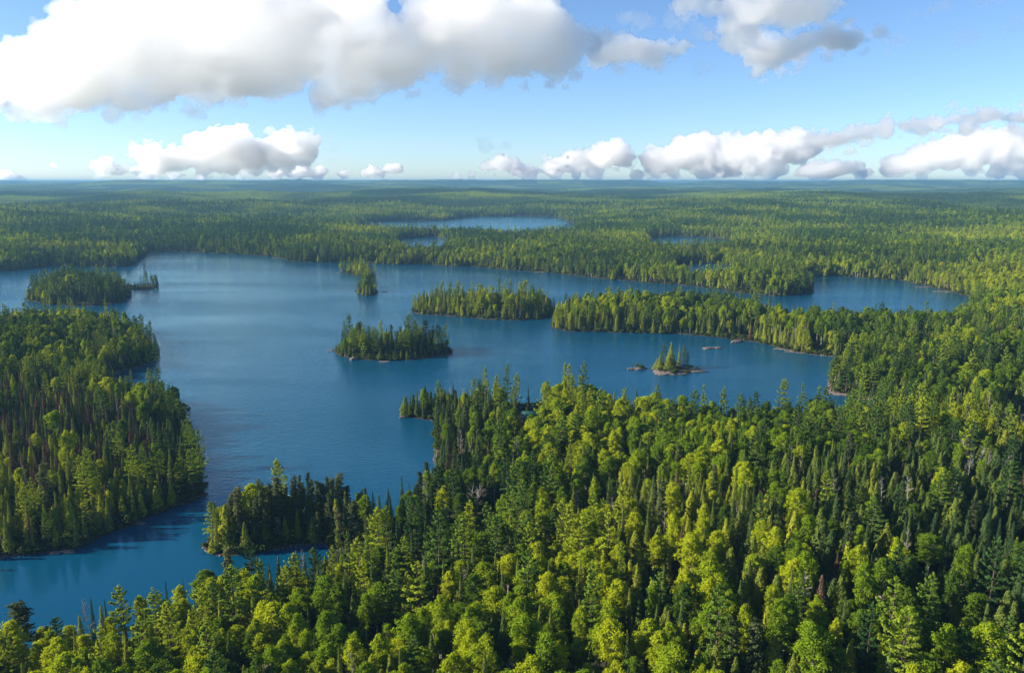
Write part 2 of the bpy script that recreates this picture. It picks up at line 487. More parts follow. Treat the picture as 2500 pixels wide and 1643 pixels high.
def make_spruce(seed, lod=0, narrow=1.0, H=14.0):
    rg = np.random.default_rng(seed)
    c = Geo(); t = Geo()
    zs = np.linspace(-.5, H, 6)
    t.tube([(0, 0, z) for z in zs], .13 * (1 - np.clip(zs, 0, H) / H) + .012, 5)
    R = rg.uniform(1.7, 2.4) * narrow
    n = [2300, 700, 150][lod]
    z00 = rg.uniform(.06, .16) * H
    f = rg.random(n) ** 1.35
    z = z00 + (H - z00) * f
    lay = np.abs(((z * .95 + .4 * np.sin(z * 3 + seed)) % 1.0) - .5) * 2           # tiers of boughs
    an = rg.uniform(0, 6.283, n)
    lob = 1 + .18 * np.sin(an * 3 + z * 1.7) + .12 * np.sin(an * 5 - z * 2.3)
    env = R * (1 - f) ** 1.12 * lob * (.62 + .42 * lay) + .07
    club = .16 * np.exp(-((f - .93) / .05) ** 2) * (rg.random() < .5)
    rr = (env + club) * rg.uniform(.45, 1.0, n) ** .6
    P = np.stack([np.cos(an) * rr, np.sin(an) * rr, z - rr * .28], 1)
    nn = np.stack([np.cos(an), np.sin(an), np.full(n, .55)], 1) + rg.normal(size=(n, 3)) * .4
    V, F = quads(P, nn, [.40, .62, 1.15][lod] * (.38 + .75 * (1 - f)), rg, .7)
    c.add(V, F)
    return c, t, H
def make_cedar(seed, lod=0):
    rg = np.random.default_rng(seed); H = 11.0
    c = Geo(); t = Geo()
    zs = np.linspace(-.5, H * .93, 6)
    t.tube([(0, 0, z) for z in zs], .19 * (1 - np.clip(zs, 0, H) / H) + .012, 5)
    R = rg.uniform(1.7, 2.3)
    n = [2600, 800, 170][lod]
    f = rg.random(n) ** 1.25
    z = .5 + (H - .5) * f
    an = rg.uniform(0, 6.283, n)
    lob = 1 + .16 * np.sin(an * 2 + z * .9 + seed) + .13 * np.sin(an * 4 - z * 1.9) + .10 * np.sin(an * 7 + z * 3.1)
    rr = (R * np.sin(np.clip((1 - f) * 1.25 + .12, 0, 1.57)) ** 1.05 * lob + .04) * rg.uniform(.55, 1.0, n) ** .5
    P = np.stack([np.cos(an) * rr, np.sin(an) * rr, z], 1)
    nn = np.stack([np.cos(an), np.sin(an), np.full(n, .35)], 1) + rg.normal(size=(n, 3)) * .42
    V, F = quads(P, nn, [.42, .70, 1.3][lod] * (.5 + .6 * (1 - f)), rg, 1.2)
    c.add(V, F)
    return c, t, H
def make_jack(seed, lod=0):
    rg = np.random.default_rng(seed); H = 17.0
    c = Geo(); t = Geo()
    lean = rg.normal(size=2) * .5
    def ax(z): return np.array([lean[0] * z / H + .12 * math.sin(z), lean[1] * z / H, z])
    zs = np.linspace(-.5, H * .97, 9)
    t.tube([ax(z) for z in zs], .19 * (1 - np.clip(zs, 0, H) / H) + .03, 6)
    nc = [34, 20, 9][lod]
    z0 = rg.uniform(.30, .45) * H
    for i in range(nc):
        f = (i + .5) / nc
        z = z0 + (H - z0) * f
        w = 1.6 * (1 - f * .6) * rg.uniform(.4, 1.25)
        an = i * 2.4 + rg.uniform(-.6, .6)
        p = ax(z) + np.array([math.cos(an) * w * .7, math.sin(an) * w * .7, 0])
        if lod < 2: t.tube([ax(z - .3), p], [.045, .02], 3)
        clump(c, p, rg.uniform(.45, .85) * [1, 1.15, 1.6][lod], [60, 24, 10][lod], [.36, .6, 1.1][lod], rg, flat=.6)
    for i in range(5):
        z = rg.uniform(.12, .4) * H; an = rg.uniform(0, 6.28)
        if lod < 2: t.tube([ax(z), ax(z) + np.array([math.cos(an), math.sin(an), -.1]) * rg.uniform(.6, 1.3)], [.035, .01], 3)
    return c, t, H
def make_dead(seed, lod=0):
    rg = np.random.default_rng(seed); H = 14.0
    c = Geo(); t = Geo()
    lean = rg.normal(size=2) * .8
    def ax(z): return np.array([lean[0] * (z / H) ** 1.4, lean[1] * (z / H) ** 1.4, z])
    zs = np.linspace(-.5, H, 9)
    t.tube([ax(max(z, 0)) + np.array([0, 0, min(z, 0)]) for z in zs], .17 * (1 - np.clip(zs, 0, H) / H) + .02, 6)
    for i in range([26, 18, 8][lod]):
        z = H * rg.uniform(.35, .97); an = rg.uniform(0, 6.28); L = rg.uniform(.8, 2.6) * (1.15 - z / H)
        L += .5
        d = np.array([math.cos(an), math.sin(an), 0])
        p0 = ax(z); p1 = p0 + d * L * .5 + np.array([0, 0, L * .35]); p2 = p0 + d * L * .9 + np.array([0, 0, L * rg.uniform(.6, 1.1)])
        c.tube([p0, p1, p2], [.055, .035, .012], 4)
        for k in range(3):
            a2 = an + rg.uniform(-1, 1)
            q = p1 + np.array([math.cos(a2), math.sin(a2), rg.uniform(.3, 1.2)]) * L * .35
            c.tube([p1, q], [.025, .008], 3)
    return c, t, H
def make_bush(seed, lod=0):
    rg = np.random.default_rng(seed); H = 2.2
    c = Geo(); t = Geo()
    for i in range(6):
        an = rg.uniform(0, 6.28); r = rg.uniform(.1, .9)
        clump(c, np.array([math.cos(an) * r, math.sin(an) * r, rg.uniform(.5, 1.4)]), rg.uniform(.5, .85), 60, .34, rg)
    t.tube([(0, 0, -.3), (0, 0, 1.0)], [.05, .02], 4)
    return c, t, H

KINDS = {   # name: (maker, crown material, bark, variants, nominal height, crown radius)
    'birch_tree': (make_birch, 'birch', 'white_bark', 6, 15.0, 2.6),
    'pine_tree': (make_pine, 'pine', 'bark', 6, 20.0, 3.2),
    'spruce_tree': (make_spruce, 'spruce', 'bark', 5, 14.0, 1.2),
    'cedar_tree': (make_cedar, 'cedar', 'bark', 5, 11.0, 1.9),
    'dying_spruce': (make_spruce, 'brown', 'bark', 4, 14.0, 1.1),
    'jack_pine': (make_jack, 'jack', 'bark', 5, 17.0, 1.3),
    'dead_tree': (make_dead, 'grey_wood', 'grey_wood', 4, 14.0, 1.3),
}
KN = list(KINDS)
PROTO = {}
def both(c, t, name, mats):
    g = Geo(); nv = 0
    for i, s in enumerate((c, t)):
        for V in s.V: g.V.append(V)
    V = np.concatenate([v for s in (c, t) for v in s.V])
    f3 = []; f4 = []; m3 = []; m4 = []
    off = 0
    for i, s in enumerate((c, t)):
        for F in s.F3: f3.append(F + off); m3.append(np.full(len(F), i))
        for F in s.F4: f4.append(F + off); m4.append(np.full(len(F), i))
        off += s.n
    Fs = []; fm = []
    if f3: Fs.append(np.concatenate(f3)); fm.append(np.concatenate(m3))
    if f4: Fs.append(np.concatenate(f4)); fm.append(np.concatenate(m4))
    return mesh_np(name, V, Fs, mats, np.concatenate(fm))
for k, (mk, cm, bm_, nv, H0, R0) in KINDS.items():
    full = []; l1 = []; l2 = []
    for v in range(nv):
        sd_ = 100 + v * 7 + KN.index(k) * 91
        c, t, _ = mk(sd_, 0)
        full.append((c.mesh(k + '_crown', [M[cm]]), t.mesh(k + '_trunk', [M[bm_]], smooth=True), both(c, t, k + '_whole', [M[cm], M[bm_]])))
        c, t, _ = mk(sd_, 1); l1.append(both(c, t, k + '_middle', [M[cm], M[bm_]]))
        c, t, _ = mk(sd_, 2); l2.append(both(c, t, k + '_far', [M[cm], M[bm_]]))
    PROTO[k] = (full, l1, l2)
print('prototypes done')

# ------------------------------------------------------------------ terrain and water
def build_ground():
    na, nr = 880, 1000
    an = np.linspace(rad(-58), rad(58), na)
    r = 55 * np.exp(np.linspace(0, 1, nr) * math.log(43000 / 55))
    A, R = np.meshgrid(an, r)
    x = (np.sin(A) * R).ravel(); y = (np.cos(A) * R).ravel()
    z = height(x, y)
    i = np.arange(nr - 1)[:, None] * na; j = np.arange(na - 1)[None]
    F = np.stack([i + j, i + j + 1, i + na + j + 1, i + na + j], -1).reshape(-1, 4)
    me = mesh_np('ground', np.stack([x, y, z], 1), F[:, ::-1], [M['ground']], smooth=True)
    o = link('ground', me, kind='structure')
    return o
build_ground()
Vw = np.array([[-41500, -600, 0], [41500, -600, 0], [41500, 44500, 0], [-41500, 44500, 0]], float)
link('lake_water', mesh_np('lake_water', Vw, np.array([[0, 1, 2, 3]]), [M['water']]), kind='structure')
print('ground done')

# ------------------------------------------------------------------ where the trees stand
def grid_pts(spacing, r0, r1, half, seed, ymin=88):
    rg = np.random.default_rng(seed)
    xm = r1 * math.sin(half)
    nx = int(2 * xm / spacing); ny = int((r1 - ymin) / spacing)
    X, Y = np.meshgrid((np.arange(nx) + .5) * spacing - xm, (np.arange(ny) + .5) * spacing + ymin)
    X = X + (np.arange(ny) % 2)[:, None] * spacing * .5
    X = X.ravel() + rg.uniform(-.42, .42, X.size) * spacing; Y = Y.ravel() + rg.uniform(-.42, .42, Y.size) * spacing
    r = np.hypot(X, Y)
    m = (r >= r0) & (r < r1) & (np.abs(np.arctan2(X, Y)) < half)
    return X[m], Y[m]
HALF = rad(40)
P = {'A_brown': poly([(-200, 960), (0, 930), (120, 930), (230, 950), (330, 985), (400, 1040), (390, 1120), (300, 1170), (120, 1200), (-200, 1230)]),
     'A_all': poly([(-400, 770), (340, 785), (480, 1050), (480, 1160), (-400, 1400)]),
     'A_south': poly([(-300, 1225), (120, 1195), (330, 1150), (420, 1080), (500, 1080), (500, 1200), (0, 1330), (-300, 1380)]),
     'Pen': poly([(460, 1200), (860, 1195), (870, 1300), (470, 1300)]),
     'B_cedar': poly([(1560, 1330), (2500, 1190), (2900, 1700), (1750, 1800)]),
     'B_dark': poly([(1350, 1260), (1900, 1225), (2000, 1330), (1450, 1430)]),
     'Bwest': poly([(1000, 985), (1110, 985), (1060, 1180), (860, 1330), (780, 1330)]),
     'C_all': poly([(1270, 700), (2300, 740), (2010, 835), (1280, 780)]),
     'D_all': poly([(1920, 850), (2060, 830), (2150, 900), (2060, 935), (1925, 925)]),
     'marsh': poly([(715, 1288), (790, 1280), (850, 1305), (800, 1345), (735, 1322)]),
     'bog': poly([(2285, 1003), (2340, 990), (2480, 988), (2520, 1030), (2420, 1075), (2320, 1045)]),
     'cabin': poly([(1205, 985), (1262, 985), (1268, 1060), (1212, 1060)]),
     'nearwood': poly([(-900, 1420), (820, 1370), (1010, 1110), (1010, 960), (2060, 970), (3400, 990), (3600, 2600), (-1400, 2600)]),
     }
def choose(x, y, d, rg):
    """kind index and height for every trunk"""
    n = len(x)
    s1 = fbm(x, y, 85, 51, 2); s2 = fbm(x, y, 38, 52, 2); s3 = fbm(x, y, 60, 53, 2)
    w = np.zeros((n, len(KN)))
    w[:, 0] = .30 + 1.9 * sstep(.40, .58, s1)          # birch
    w[:, 1] = .10 + .35 * sstep(.52, .7, s2)            # pine
    w[:, 2] = .32 + 1.0 * sstep(.50, .66, s3)           # spruce
    w[:, 3] = .22 + .5 * sstep(.5, .65, 1 - s2)         # cedar
    w[:, 4] = .03; w[:, 5] = .03; w[:, 6] = .035
    fr = y > 800; w[fr, 0] *= .62; w[fr, 2] *= 1.3; w[fr, 1] *= 1.3
    e = d < 11
    w[e, 0] *= .45; w[e, 1] *= 1.9; w[e, 2] *= 1.1; w[e, 3] *= 1.9
    def setw(m, vals):
        w[m] = np.array(vals)
    isl = np.zeros(n, bool)
    for p in ISLES: isl |= inside(p, x, y)
    setw(isl, [.12, .42, 1.0, .75, .05, .08, .04])
    i = inside(P['A_all'], x, y); w[i, 0] *= .75; w[i, 1] *= 1.3; w[i, 2] *= 1.5; w[i, 3] *= 1.3; w[i, 4] = .12
    i = inside(P['A_brown'], x, y); setw(i, [.15, .05, .75, .25, .95, .0, .04])
    i = inside(P['Pen'], x, y); setw(i, [.12, .03, .6, .9, .05, 1.0, .03])
    i = inside(P['Bwest'], x, y) & (d < 22); setw(i, [.25, .10, 1.3, .5, .15, .3, .05])
    i = inside(P['A_south'], x, y); setw(i, [.12, .16, .7, 1.3, .12, .05, .02])
    nw = inside(P['nearwood'], x, y)
    i = nw & ~inside(P['Bwest'], x, y); w[i, 0] *= .9; w[i, 1] *= 1.25; w[i, 2] *= 1.3; w[i, 3] *= 1.1; w[i, 6] *= 1.2
    i = inside(P['B_cedar'], x, y); w[i, 0] *= .38; w[i, 3] = 1.2; w[i, 2] *= 1.0; w[i, 1] *= .5
    i = inside(P['B_dark'], x, y); setw(i, [.45, .10, 1.5, .5, .12, .1, .10])
    i = inside(P['C_all'], x, y); w[i, 0] = 1.1; w[i, 2] = .7
    i = inside(P['C_all'], x, y) & (d < 16); w[i, 0] = .3; w[i, 3] = .9; w[i, 2] = 1.0
    i = inside(P['D_all'], x, y); w[i, 1] = 1.0
    cw = np.cumsum(w, 1); cw /= cw[:, -1:]
    u = rg.random(n)[:, None]
    kind = (u > cw).sum(1)
    H0 = np.array([13.0, 17.8, 12.0, 10.0, 11.5, 14.5, 12.5])[kind]
    sdv = np.array([.17, .2, .26, .24, .18, .14, .2])[kind]
    h = H0 * np.clip(1 + rg.normal(size=n) * sdv, .55, 1.33)
    h *= .90 + .2 * fbm(x, y, 45, 61, 2)
    h = np.where(isl & (d < 6), h * .72, h)
    h = np.where(inside(P['A_all'], x, y), h * .88, h)
    h = np.where(d < 4, h * .8, h)
    return kind, h, isl

T = dict(x=[], y=[], kind=[], h=[], hand=[], tint=[], var=[])
rg = np.random.default_rng(11)
# trees picked out one by one: (kind, x, y of the tip as surveyed, height, tint, width factor, note)
HAND = [
 ('pine_tree', 1160, 643, 26, .35, .8, 'tallest pine, rising high above the long middle island'),
 ('pine_tree', 1014, 670, 17, .4, .9, 'tiered pine near the west end of the long middle island'),
 ('pine_tree', 801, 745, 18, .3, .62, 'lone slim pine at the west end of the nearest wooded island'),
 ('pine_tree', 1036, 753, 19.5, .5, .8, 'tallest pine at the east tip of the nearest wooded island'),
 ('pine_tree', 1022, 775, 15, .55, .8, 'shorter pine beside the tall one on the nearest island\'s east tip'),
 ('pine_tree', 930, 775, 14, .6, .9, 'broad pine in the middle of the nearest wooded island'),
 ('birch_tree', 893, 771, 13, .85, .6, 'slim yellow-green tree in the middle of the nearest wooded island'),
 ('spruce_tree', 1535, 823, 9.0, .95, 1.9, 'yellow-green spruce at the west end of the rocky islet'),
 ('spruce_tree', 1526, 832, 6.5, .9, 1.8, 'smallest conifer at the west end of the rocky islet'),
 ('spruce_tree', 1561, 794, 15.5, 1.0, 1.9, 'tallest yellow-green spruce on the small rocky islet'),
 ('spruce_tree', 1556, 822, 9.0, .9, 2.2, 'low bushy spruce at the foot of the islet\'s tallest tree'),
 ('spruce_tree', 1580, 798, 14.0, .95, .75, 'thin spire with bare lower trunk in the middle of the rocky islet'),
 ('pine_tree', 1594, 800, 14.0, .3, .62, 'dark tiered pine at the east side of the rocky islet'),
 ('pine_tree', 1602, 815, 10.5, .35, .6, 'short tiered pine leaning out at the rocky islet\'s east side'),
 ('pine_tree', 345, 743, 24, .15, .62, 'tall dark narrow pine on the left peninsula\'s north-east point'),
 ('pine_tree', 358, 776, 16, .15, .7, 'smaller dark pine beside the tall one on the north-east point'),
 ('pine_tree', 196, 702, 19, .4, .62, 'slim pine standing above the left peninsula\'s north shore'),
 ('pine_tree', 365, 852, 23, .35, .85, 'broad pine just south of the little cove on the left peninsula'),
 ('pine_tree', 352, 862, 19, .3, .85, 'second pine south of the little cove on the left peninsula'),
 ('pine_tree', 398, 898, 19, .15, .6, 'dark slim pine on the left peninsula\'s east shore'),
 ('pine_tree', 436, 966, 21, .6, .8, 'sunlit ragged pine leaning over the left peninsula\'s east shore'),
 ('pine_tree', 456, 1000, 17, .55, .85, 'lower sunlit pine overhanging the water on the east shore'),
 ('pine_tree', 440, 1045, 17, .6, .9, 'pale pine at the peninsula\'s south-east corner by the narrows'),
 ('pine_tree', 195, 1045, 18, .85, 1.05, 'broad bright pine amid the brown spruces on the left peninsula'),
 ('pine_tree', 180, 1062, 15, .8, 1.05, 'rounded bright pine next to the broad one amid brown spruces'),
 ('pine_tree', 310, 1035, 18, .75, .95, 'bright pine east of the brown spruces, the nearer of two'),
 ('pine_tree', 350, 1035, 18, .7, .85, 'bright pine east of the brown spruces, the farther right of two'),
 ('pine_tree', 488, 1168, 14, .75, .75, 'sunlit pine on the west tip of the low spit in the narrows'),
 ('jack_pine', 610, 1141, 16, .6, 1.0, 'shaggy pine at the left of the tall row on the low spit'),
 ('jack_pine', 635, 1135, 16, .5, 1.1, 'shaggy pine second in the tall row on the low spit'),
 ('jack_pine', 590, 1158, 15, .5, .9, 'lower shaggy pine left of the tall row on the low spit'),
 ('jack_pine', 678, 1109, 18, .7, .8, 'tall columnar pine in the middle of the low spit'),
 ('jack_pine', 697, 1107, 18.5, .6, .7, 'tallest columnar pine in the middle of the low spit'),
 ('jack_pine', 726, 1114, 17.5, .7, .7, 'narrow pine just right of the tallest on the low spit'),
 ('jack_pine', 738, 1116, 17.5, .5, .9, 'flat-topped pine in the right half of the low spit'),
 ('jack_pine', 760, 1110, 18, .6, .65, 'columnar pine in the right half of the low spit'),
 ('jack_pine', 779, 1118, 17, .6, .5, 'thinnest columnar pine at the right end of the low spit\'s row'),
 ('spruce_tree', 530, 1188, 12, .3, .5, 'thin dark spire at the left of the low spit'),
 ('spruce_tree', 548, 1172, 13, .25, .6, 'thin dark spire second from the left on the low spit'),
 ('spruce_tree', 848, 1145, 13, .1, .7, 'dark pointed spruce where the low spit meets the near wood'),
 ('spruce_tree', 799, 1178, 11, .05, .7, 'small black spire right of the tall row on the low spit'),
 ('jack_pine', 830, 1166, 14, .4, 1.4, 'grey-green ragged tree where the low spit joins the near wood'),
 ('spruce_tree', 933, 1105, 15, .15, .8, 'dark spruce spire against the bay at the near wood\'s edge'),
 ('spruce_tree', 950, 1117, 14, .2, .5, 'thin spire right of the dark one at the bay\'s edge'),
 ('dead_tree', 982, 1098, 15, .5, .8, 'bare thin snag against the bay at the near wood\'s edge'),
 ('pine_tree', 1130, 852, 21, .7, .7, 'tall narrow-topped pine at the left of the north shore group'),
 ('pine_tree', 1178, 845, 22, .5, .7, 'tallest pine of the left group on the near wood\'s north shore'),
 ('pine_tree', 1150, 872, 20, .8, 1.0, 'broad bright pine in the left group on the north shore'),
 ('pine_tree', 1200, 870, 20, .8, 1.0, 'broad bright pine at the right of the north shore\'s left group'),
 ('pine_tree', 1105, 880, 18, .7, .8, 'lower bright pine at the west of the north shore group'),
 ('pine_tree', 1018, 885, 17, .6, .8, 'pine standing where the headland meets the near wood'),
 ('pine_tree', 1312, 843, 22, .75, .8, 'left of the twin tall pines beyond the green-roofed cabin'),
 ('pine_tree', 1355, 840, 23, .6, .75, 'right of the twin tall pines beyond the green-roofed cabin'),
 ('pine_tree', 1330, 870, 20, .7, 1.0, 'broad pine between and in front of the twin tall pines'),
 ('spruce_tree', 1228, 893, 15, .2, .8, 'dark spire left of the cabin\'s pines on the north shore'),
 ('spruce_tree', 1273, 885, 18, .4, .6, 'thin tall spire between the two pine groups near the cabin'),
 ('spruce_tree', 1480, 905, 15, .1, 1.2, 'dark pointed spruce on the middle of the near wood\'s north shore'),
 ('pine_tree', 1638, 895, 20, .7, .7, 'sunlit pine breaking the near skyline right of centre'),
 ('pine_tree', 1684, 900, 20, .7, .8, 'pointed pine second in the skyline row right of centre'),
 ('pine_tree', 1720, 915, 18, .5, .9, 'lower pine third in the skyline row right of centre'),
 ('pine_tree', 1822, 882, 22, .7, .95, 'broad pine tallest on the skyline before the right bay'),
 ('pine_tree', 1868, 893, 20, .55, .8, 'pale-topped pine beside the broad one before the right bay'),
 ('pine_tree', 1908, 900, 19, .65, .95, 'wide pine at the near edge of the right bay'),
 ('pine_tree', 2045, 932, 18, .6, .8, 'pine near the mouth of the small right-hand bay'),
 ('pine_tree', 2100, 920, 21, .75, 1.1, 'big layered pine with visible trunk right of the small bay'),
 ('pine_tree', 1966, 812, 19, .85, .8, 'bright pine on the west edge of the right-hand point'),
 ('pine_tree', 2034, 783, 20, .8, .9, 'tallest bright pine on the right-hand point'),
 ('pine_tree', 1995, 815, 18, .8, 1.0, 'broad bright pine in the middle of the right-hand point'),
 ('pine_tree', 2010, 850, 17, .8, .8, 'lower bright pine at the south side of the right-hand point'),
 ('pine_tree', 1866, 634, 15, .7, .9, 'rounded pine on the tip of the far peninsula'),
 ('pine_tree', 1682, 598, 21, .6, 1.2, 'high broad pine on the far peninsula'),
 ('pine_tree', 1810, 642, 15, .4, .9, 'pine at the back of the far peninsula\'s tip'),
 ('pine_tree', 1583, 664, 19, .7, .8, 'pointed pine above the west half of the long right peninsula'),
 ('pine_tree', 1764, 663, 24, .7, 1.2, 'broad pine highest on the long right peninsula'),
 ('spruce_tree', 527, 1293, 13, .5, .62, 'narrow olive spire before the narrows, first of three'),
 ('spruce_tree', 597, 1290, 12, .45, .85, 'olive spire before the narrows, middle of three'),
 ('spruce_tree', 706, 1281, 12, .5, .8, 'olive spire before the marshy bank, right of three'),
 ('spruce_tree', 648, 1312, 11, .5, .7, 'short olive spire between the middle and right ones'),
 ('spruce_tree', 424, 1342, 12, .1, .5, 'thin dark spire at the near wood\'s edge below the narrows'),
 ('spruce_tree', 384, 1347, 12, .1, .5, 'second thin dark spire at the near wood\'s edge'),
 ('spruce_tree', 242, 1392, 12, .15, .5, 'thin dark spire above the bottom-left channel'),
 ('spruce_tree', 210, 1388, 12, .1, .6, 'darkest spire above the bottom-left channel'),
 ('birch_tree', 566, 1326, 15, 1.0, 1.35, 'broad lime-yellow birch rounded against the dark narrows'),
 ('birch_tree', 465, 1322, 14, .25, 1.35, 'grey-green rounded tree left of the lime birch'),
 ('pine_tree', 283, 1358, 18, .75, .85, 'layered pine rising over the bottom-left channel'),
 ('pine_tree', 358, 1366, 18, .7, .95, 'layered pine right of the one over the bottom-left channel'),
 ('pine_tree', 665, 1318, 17, .9, .85, 'bright layered pine under the narrows\' dark water'),
 ('jack_pine', 28, 1402, 15, .3, 1.9, 'grey-green open tree at the bottom-left water\'s edge'),
 ('birch_tree', 892, 1180, 14, .95, 1.0, 'lime birch at the point where spit and near wood meet'),
 ('birch_tree', 1030, 1130, 14, .9, 1.0, 'lime birch behind the bay\'s east shore'),
 ('birch_tree', 1118, 1238, 15, .6, 1.3, 'big round green tree in the lower middle'),
 ('pine_tree', 1035, 1195, 18, .45, .8, 'dark green pine amid lime birches in the lower middle'),
 ('pine_tree', 1208, 1155, 17, .45, .9, 'dark green pine amid birches left of the dark hollow'),
 ('pine_tree', 1225, 1275, 20, .45, 1.05, 'big dark green layered pine in the lower middle'),
 ('pine_tree', 965, 1310, 19, .95, 1.0, 'bright lime layered pine in the lower middle'),
 ('pine_tree', 1185, 1560, 16, .8, .8, 'bright pine at the bottom edge near the middle'),
 ('dead_tree', 2283, 1040, 13, .8, 1.3, 'bare forked snag in the wood near the right edge'),
 ('dead_tree', 1190, 1520, 12, .6, 1.2, 'bare branched snag in a dark gap at the bottom'),
 ('dead_tree', 1090, 1120, 14, .4, 1.7, 'grey leafless tree amid lime birches by the bay'),
 ('dead_tree', 1105, 1128, 13, .4, 1.7, 'second grey leafless tree amid lime birches by the bay'),
 ('dead_tree', 935, 905, 9, .5, .8, 'bare snag on the little headland\'s tip'),
 ('spruce_tree', 957, 915, 13, .4, .8, 'spruce near the tip of the little headland'),
 ('spruce_tree', 945, 918, 11, .35, .8, 'westernmost spruce on the little headland'),
 ('spruce_tree', 983, 912, 13, .35, .5, 'slim spire in the middle of the little headland'),
 ('pine_tree', 66, 664, 10, .2, .7, 'small separate pine at the far-left island\'s west end'),
 ('pine_tree', 98, 620, 20, .2, .9, 'tall pine at the back left of the far-left island'),
 ('pine_tree', 215, 620, 18, .35, .8, 'pointed pine in the middle of the far-left island'),
 ('pine_tree', 130, 625, 18, .3, .8, 'pine second from the left on the far-left island'),
 ('pine_tree', 280, 640, 16, .2, .6, 'slim pine at the far-left island\'s east end'),
 ('pine_tree', 326, 638, 12, .2, .6, 'small pine at the left of the far-left islet'),
 ('pine_tree', 340, 632, 14, .2, .5, 'middle pine of the far-left islet\'s cluster'),
 ('pine_tree', 350, 633, 14, .15, .5, 'right pine of the far-left islet\'s cluster'),
 ('spruce_tree', 312, 655, 7, .3, 1.2, 'lowest conifer at the west of the far-left islet'),
 ('spruce_tree', 333, 645, 9, .3, .8, 'spire in the middle of the far-left islet'),
 ('pine_tree', 826, 657, 13, .2, .5, 'dark pine at the west of the lower small island'),
 ('pine_tree', 850, 612, 13, .3, .9, 'flat-topped pine on the upper small island'),
 ('pine_tree', 843, 625, 13, .5, .9, 'rounded pine at the middle of the upper small island'),
 ('dead_tree', 2325, 795, 16, .8, .6, 'pale bare trunk above the right-hand wood, left of the pair'),
 ('dying_spruce', 1745, 760, 9, .5, 1.0, 'rust-brown dead spruce on the long right peninsula\'s south shore'),
 ('dying_spruce', 100, 1040, 12, .9, .9, 'tall rust-brown spruce left among its brown stand'),
]
hx = []; hy = []
for i, (k, px, py, h, tint, wf, note) in enumerate(HAND):
    gz = 1.5
    for _ in range(16):
        isle = any(w_ in note for w_ in ('islet', 'island', 'headland'))
        if _ > 3 and not isle and d[0] < 1.8: h += .5
        x, y = ground(px, py, gz + h)
        d = shore(np.array([x]), np.array([y]))
        gz = max(.3, float(height(np.array([x]), np.array([y]), d)[0]))
    if isle:      # stand it on the island, not beside it
        c = min((p.mean(0) for p in ISLES), key=lambda q: (q[0] - x) ** 2 + (q[1] - y) ** 2)
        if 'headland' in note: c = np.array(ground(985, 961))
        for _ in range(60):
            if d[0] > .8: break
            v = np.array([c[0] - x, c[1] - y]); L_ = np.hypot(*v)
            if L_ < .5: break
            x, y = x + v[0] / L_ * .5, y + v[1] / L_ * .5
            d = shore(np.array([x]), np.array([y]))
        gz = max(.3, float(height(np.array([x]), np.array([y]), d)[0]))
    HAND[i] = (k, float(x), float(y), gz, h, tint, wf, note)
    hx.append(float(x)); hy.append(float(y))
    if d[0] < -3: print('hand tree in water', k, px, py, round(float(d[0]), 1), note)
hx = np.array(hx); hy = np.array(hy)

NEAR_R, MID_R = 1350, 2900
sp1 = 3.75
X, Y = grid_pts(sp1, 90, NEAR_R, HALF, 1)
ex, ey = grid_pts(3.4, 150, 420, HALF, 9)      # the low spit and the near channel banks are thick with trees
m = inside(P['Pen'], ex, ey)
X = np.concatenate([X, ex[m]]); Y = np.concatenate([Y, ey[m]])
D = shore(X, Y)
m = D > .7
for nm in ('marsh', 'bog', 'cabin'): m &= ~inside(P[nm], X, Y)
for i in (7, 8, 9): m &= ~inside(ISLES[i], X, Y)
for i in (6, 1): m &= ~inside(ISLES[i], X, Y)
m &= ~(inside(ISLES[2], X, Y) & (vnoise(X, Y, 6, 79) > .6))
# irregular gaps
m &= (vnoise(X, Y, 15, 71) > .19) | inside(P['Pen'], X, Y)
dense = np.ones(len(X), bool)
X, Y, D = X[m], Y[m], D[m]
# keep clear of the trees placed singly
keep = np.ones(len(X), bool)
for a, b, hh in zip(hx, hy, HAND):
    keep &= (X - a) ** 2 + (Y - b) ** 2 > ((1.5 if hh[0] == 'jack_pine' else 2.5) * hh[6] + .5) ** 2
X, Y, D = X[keep], Y[keep], D[keep]
K, Hh, ISL = choose(X, Y, D, rg)
Z = height(X, Y, D)
n = len(X)
TINT = np.clip(.50 + rg.normal(size=n) * .27 + (fbm(X, Y, 70, 81, 2) - .5) * 1.5, 0, 1)
# birches in the near wood are the freshest green
TINT = np.where((K == 0) & inside(P['nearwood'], X, Y), np.clip(TINT + .06, 0, 1), TINT)
TINT = np.where(inside(P['Pen'], X, Y), np.clip(TINT + .22, 0, 1), TINT)  # spit trees tinted lighter: their sunlit look is put into the leaf colour
WF = np.clip(1 + rg.normal(size=n) * .22, .6, 1.6)
ROT = rg.uniform(0, 6.283, n)
HF = np.zeros(n, int) - 1
# append the single ones
for i, (k, x, y, gz, h, tint, wf, note) in enumerate(HAND):
    X = np.append(X, x); Y = np.append(Y, y); Z = np.append(Z, gz); K = np.append(K, KN.index(k)); Hh = np.append(Hh, h)
    TINT = np.append(TINT, tint); WF = np.append(WF, wf * (1.25 if k == 'pine_tree' else 1.15) * (KINDS[k][4] / h) ** .35 if h < KINDS[k][4] else wf); ROT = np.append(ROT, i * 1.3); HF = np.append(HF, i); D = np.append(D, 5.0)
H0A = np.array([KINDS[k][4] for k in KN]); R0A = np.array([KINDS[k][5] for k in KN]); NVA = np.array([KINDS[k][3] for k in KN])
SZ = Hh / H0A[K]
SXY = SZ ** .75 * WF
VAR = rg.integers(0, 1000, len(X)) % NVA[K]
print('trees near', len(X))

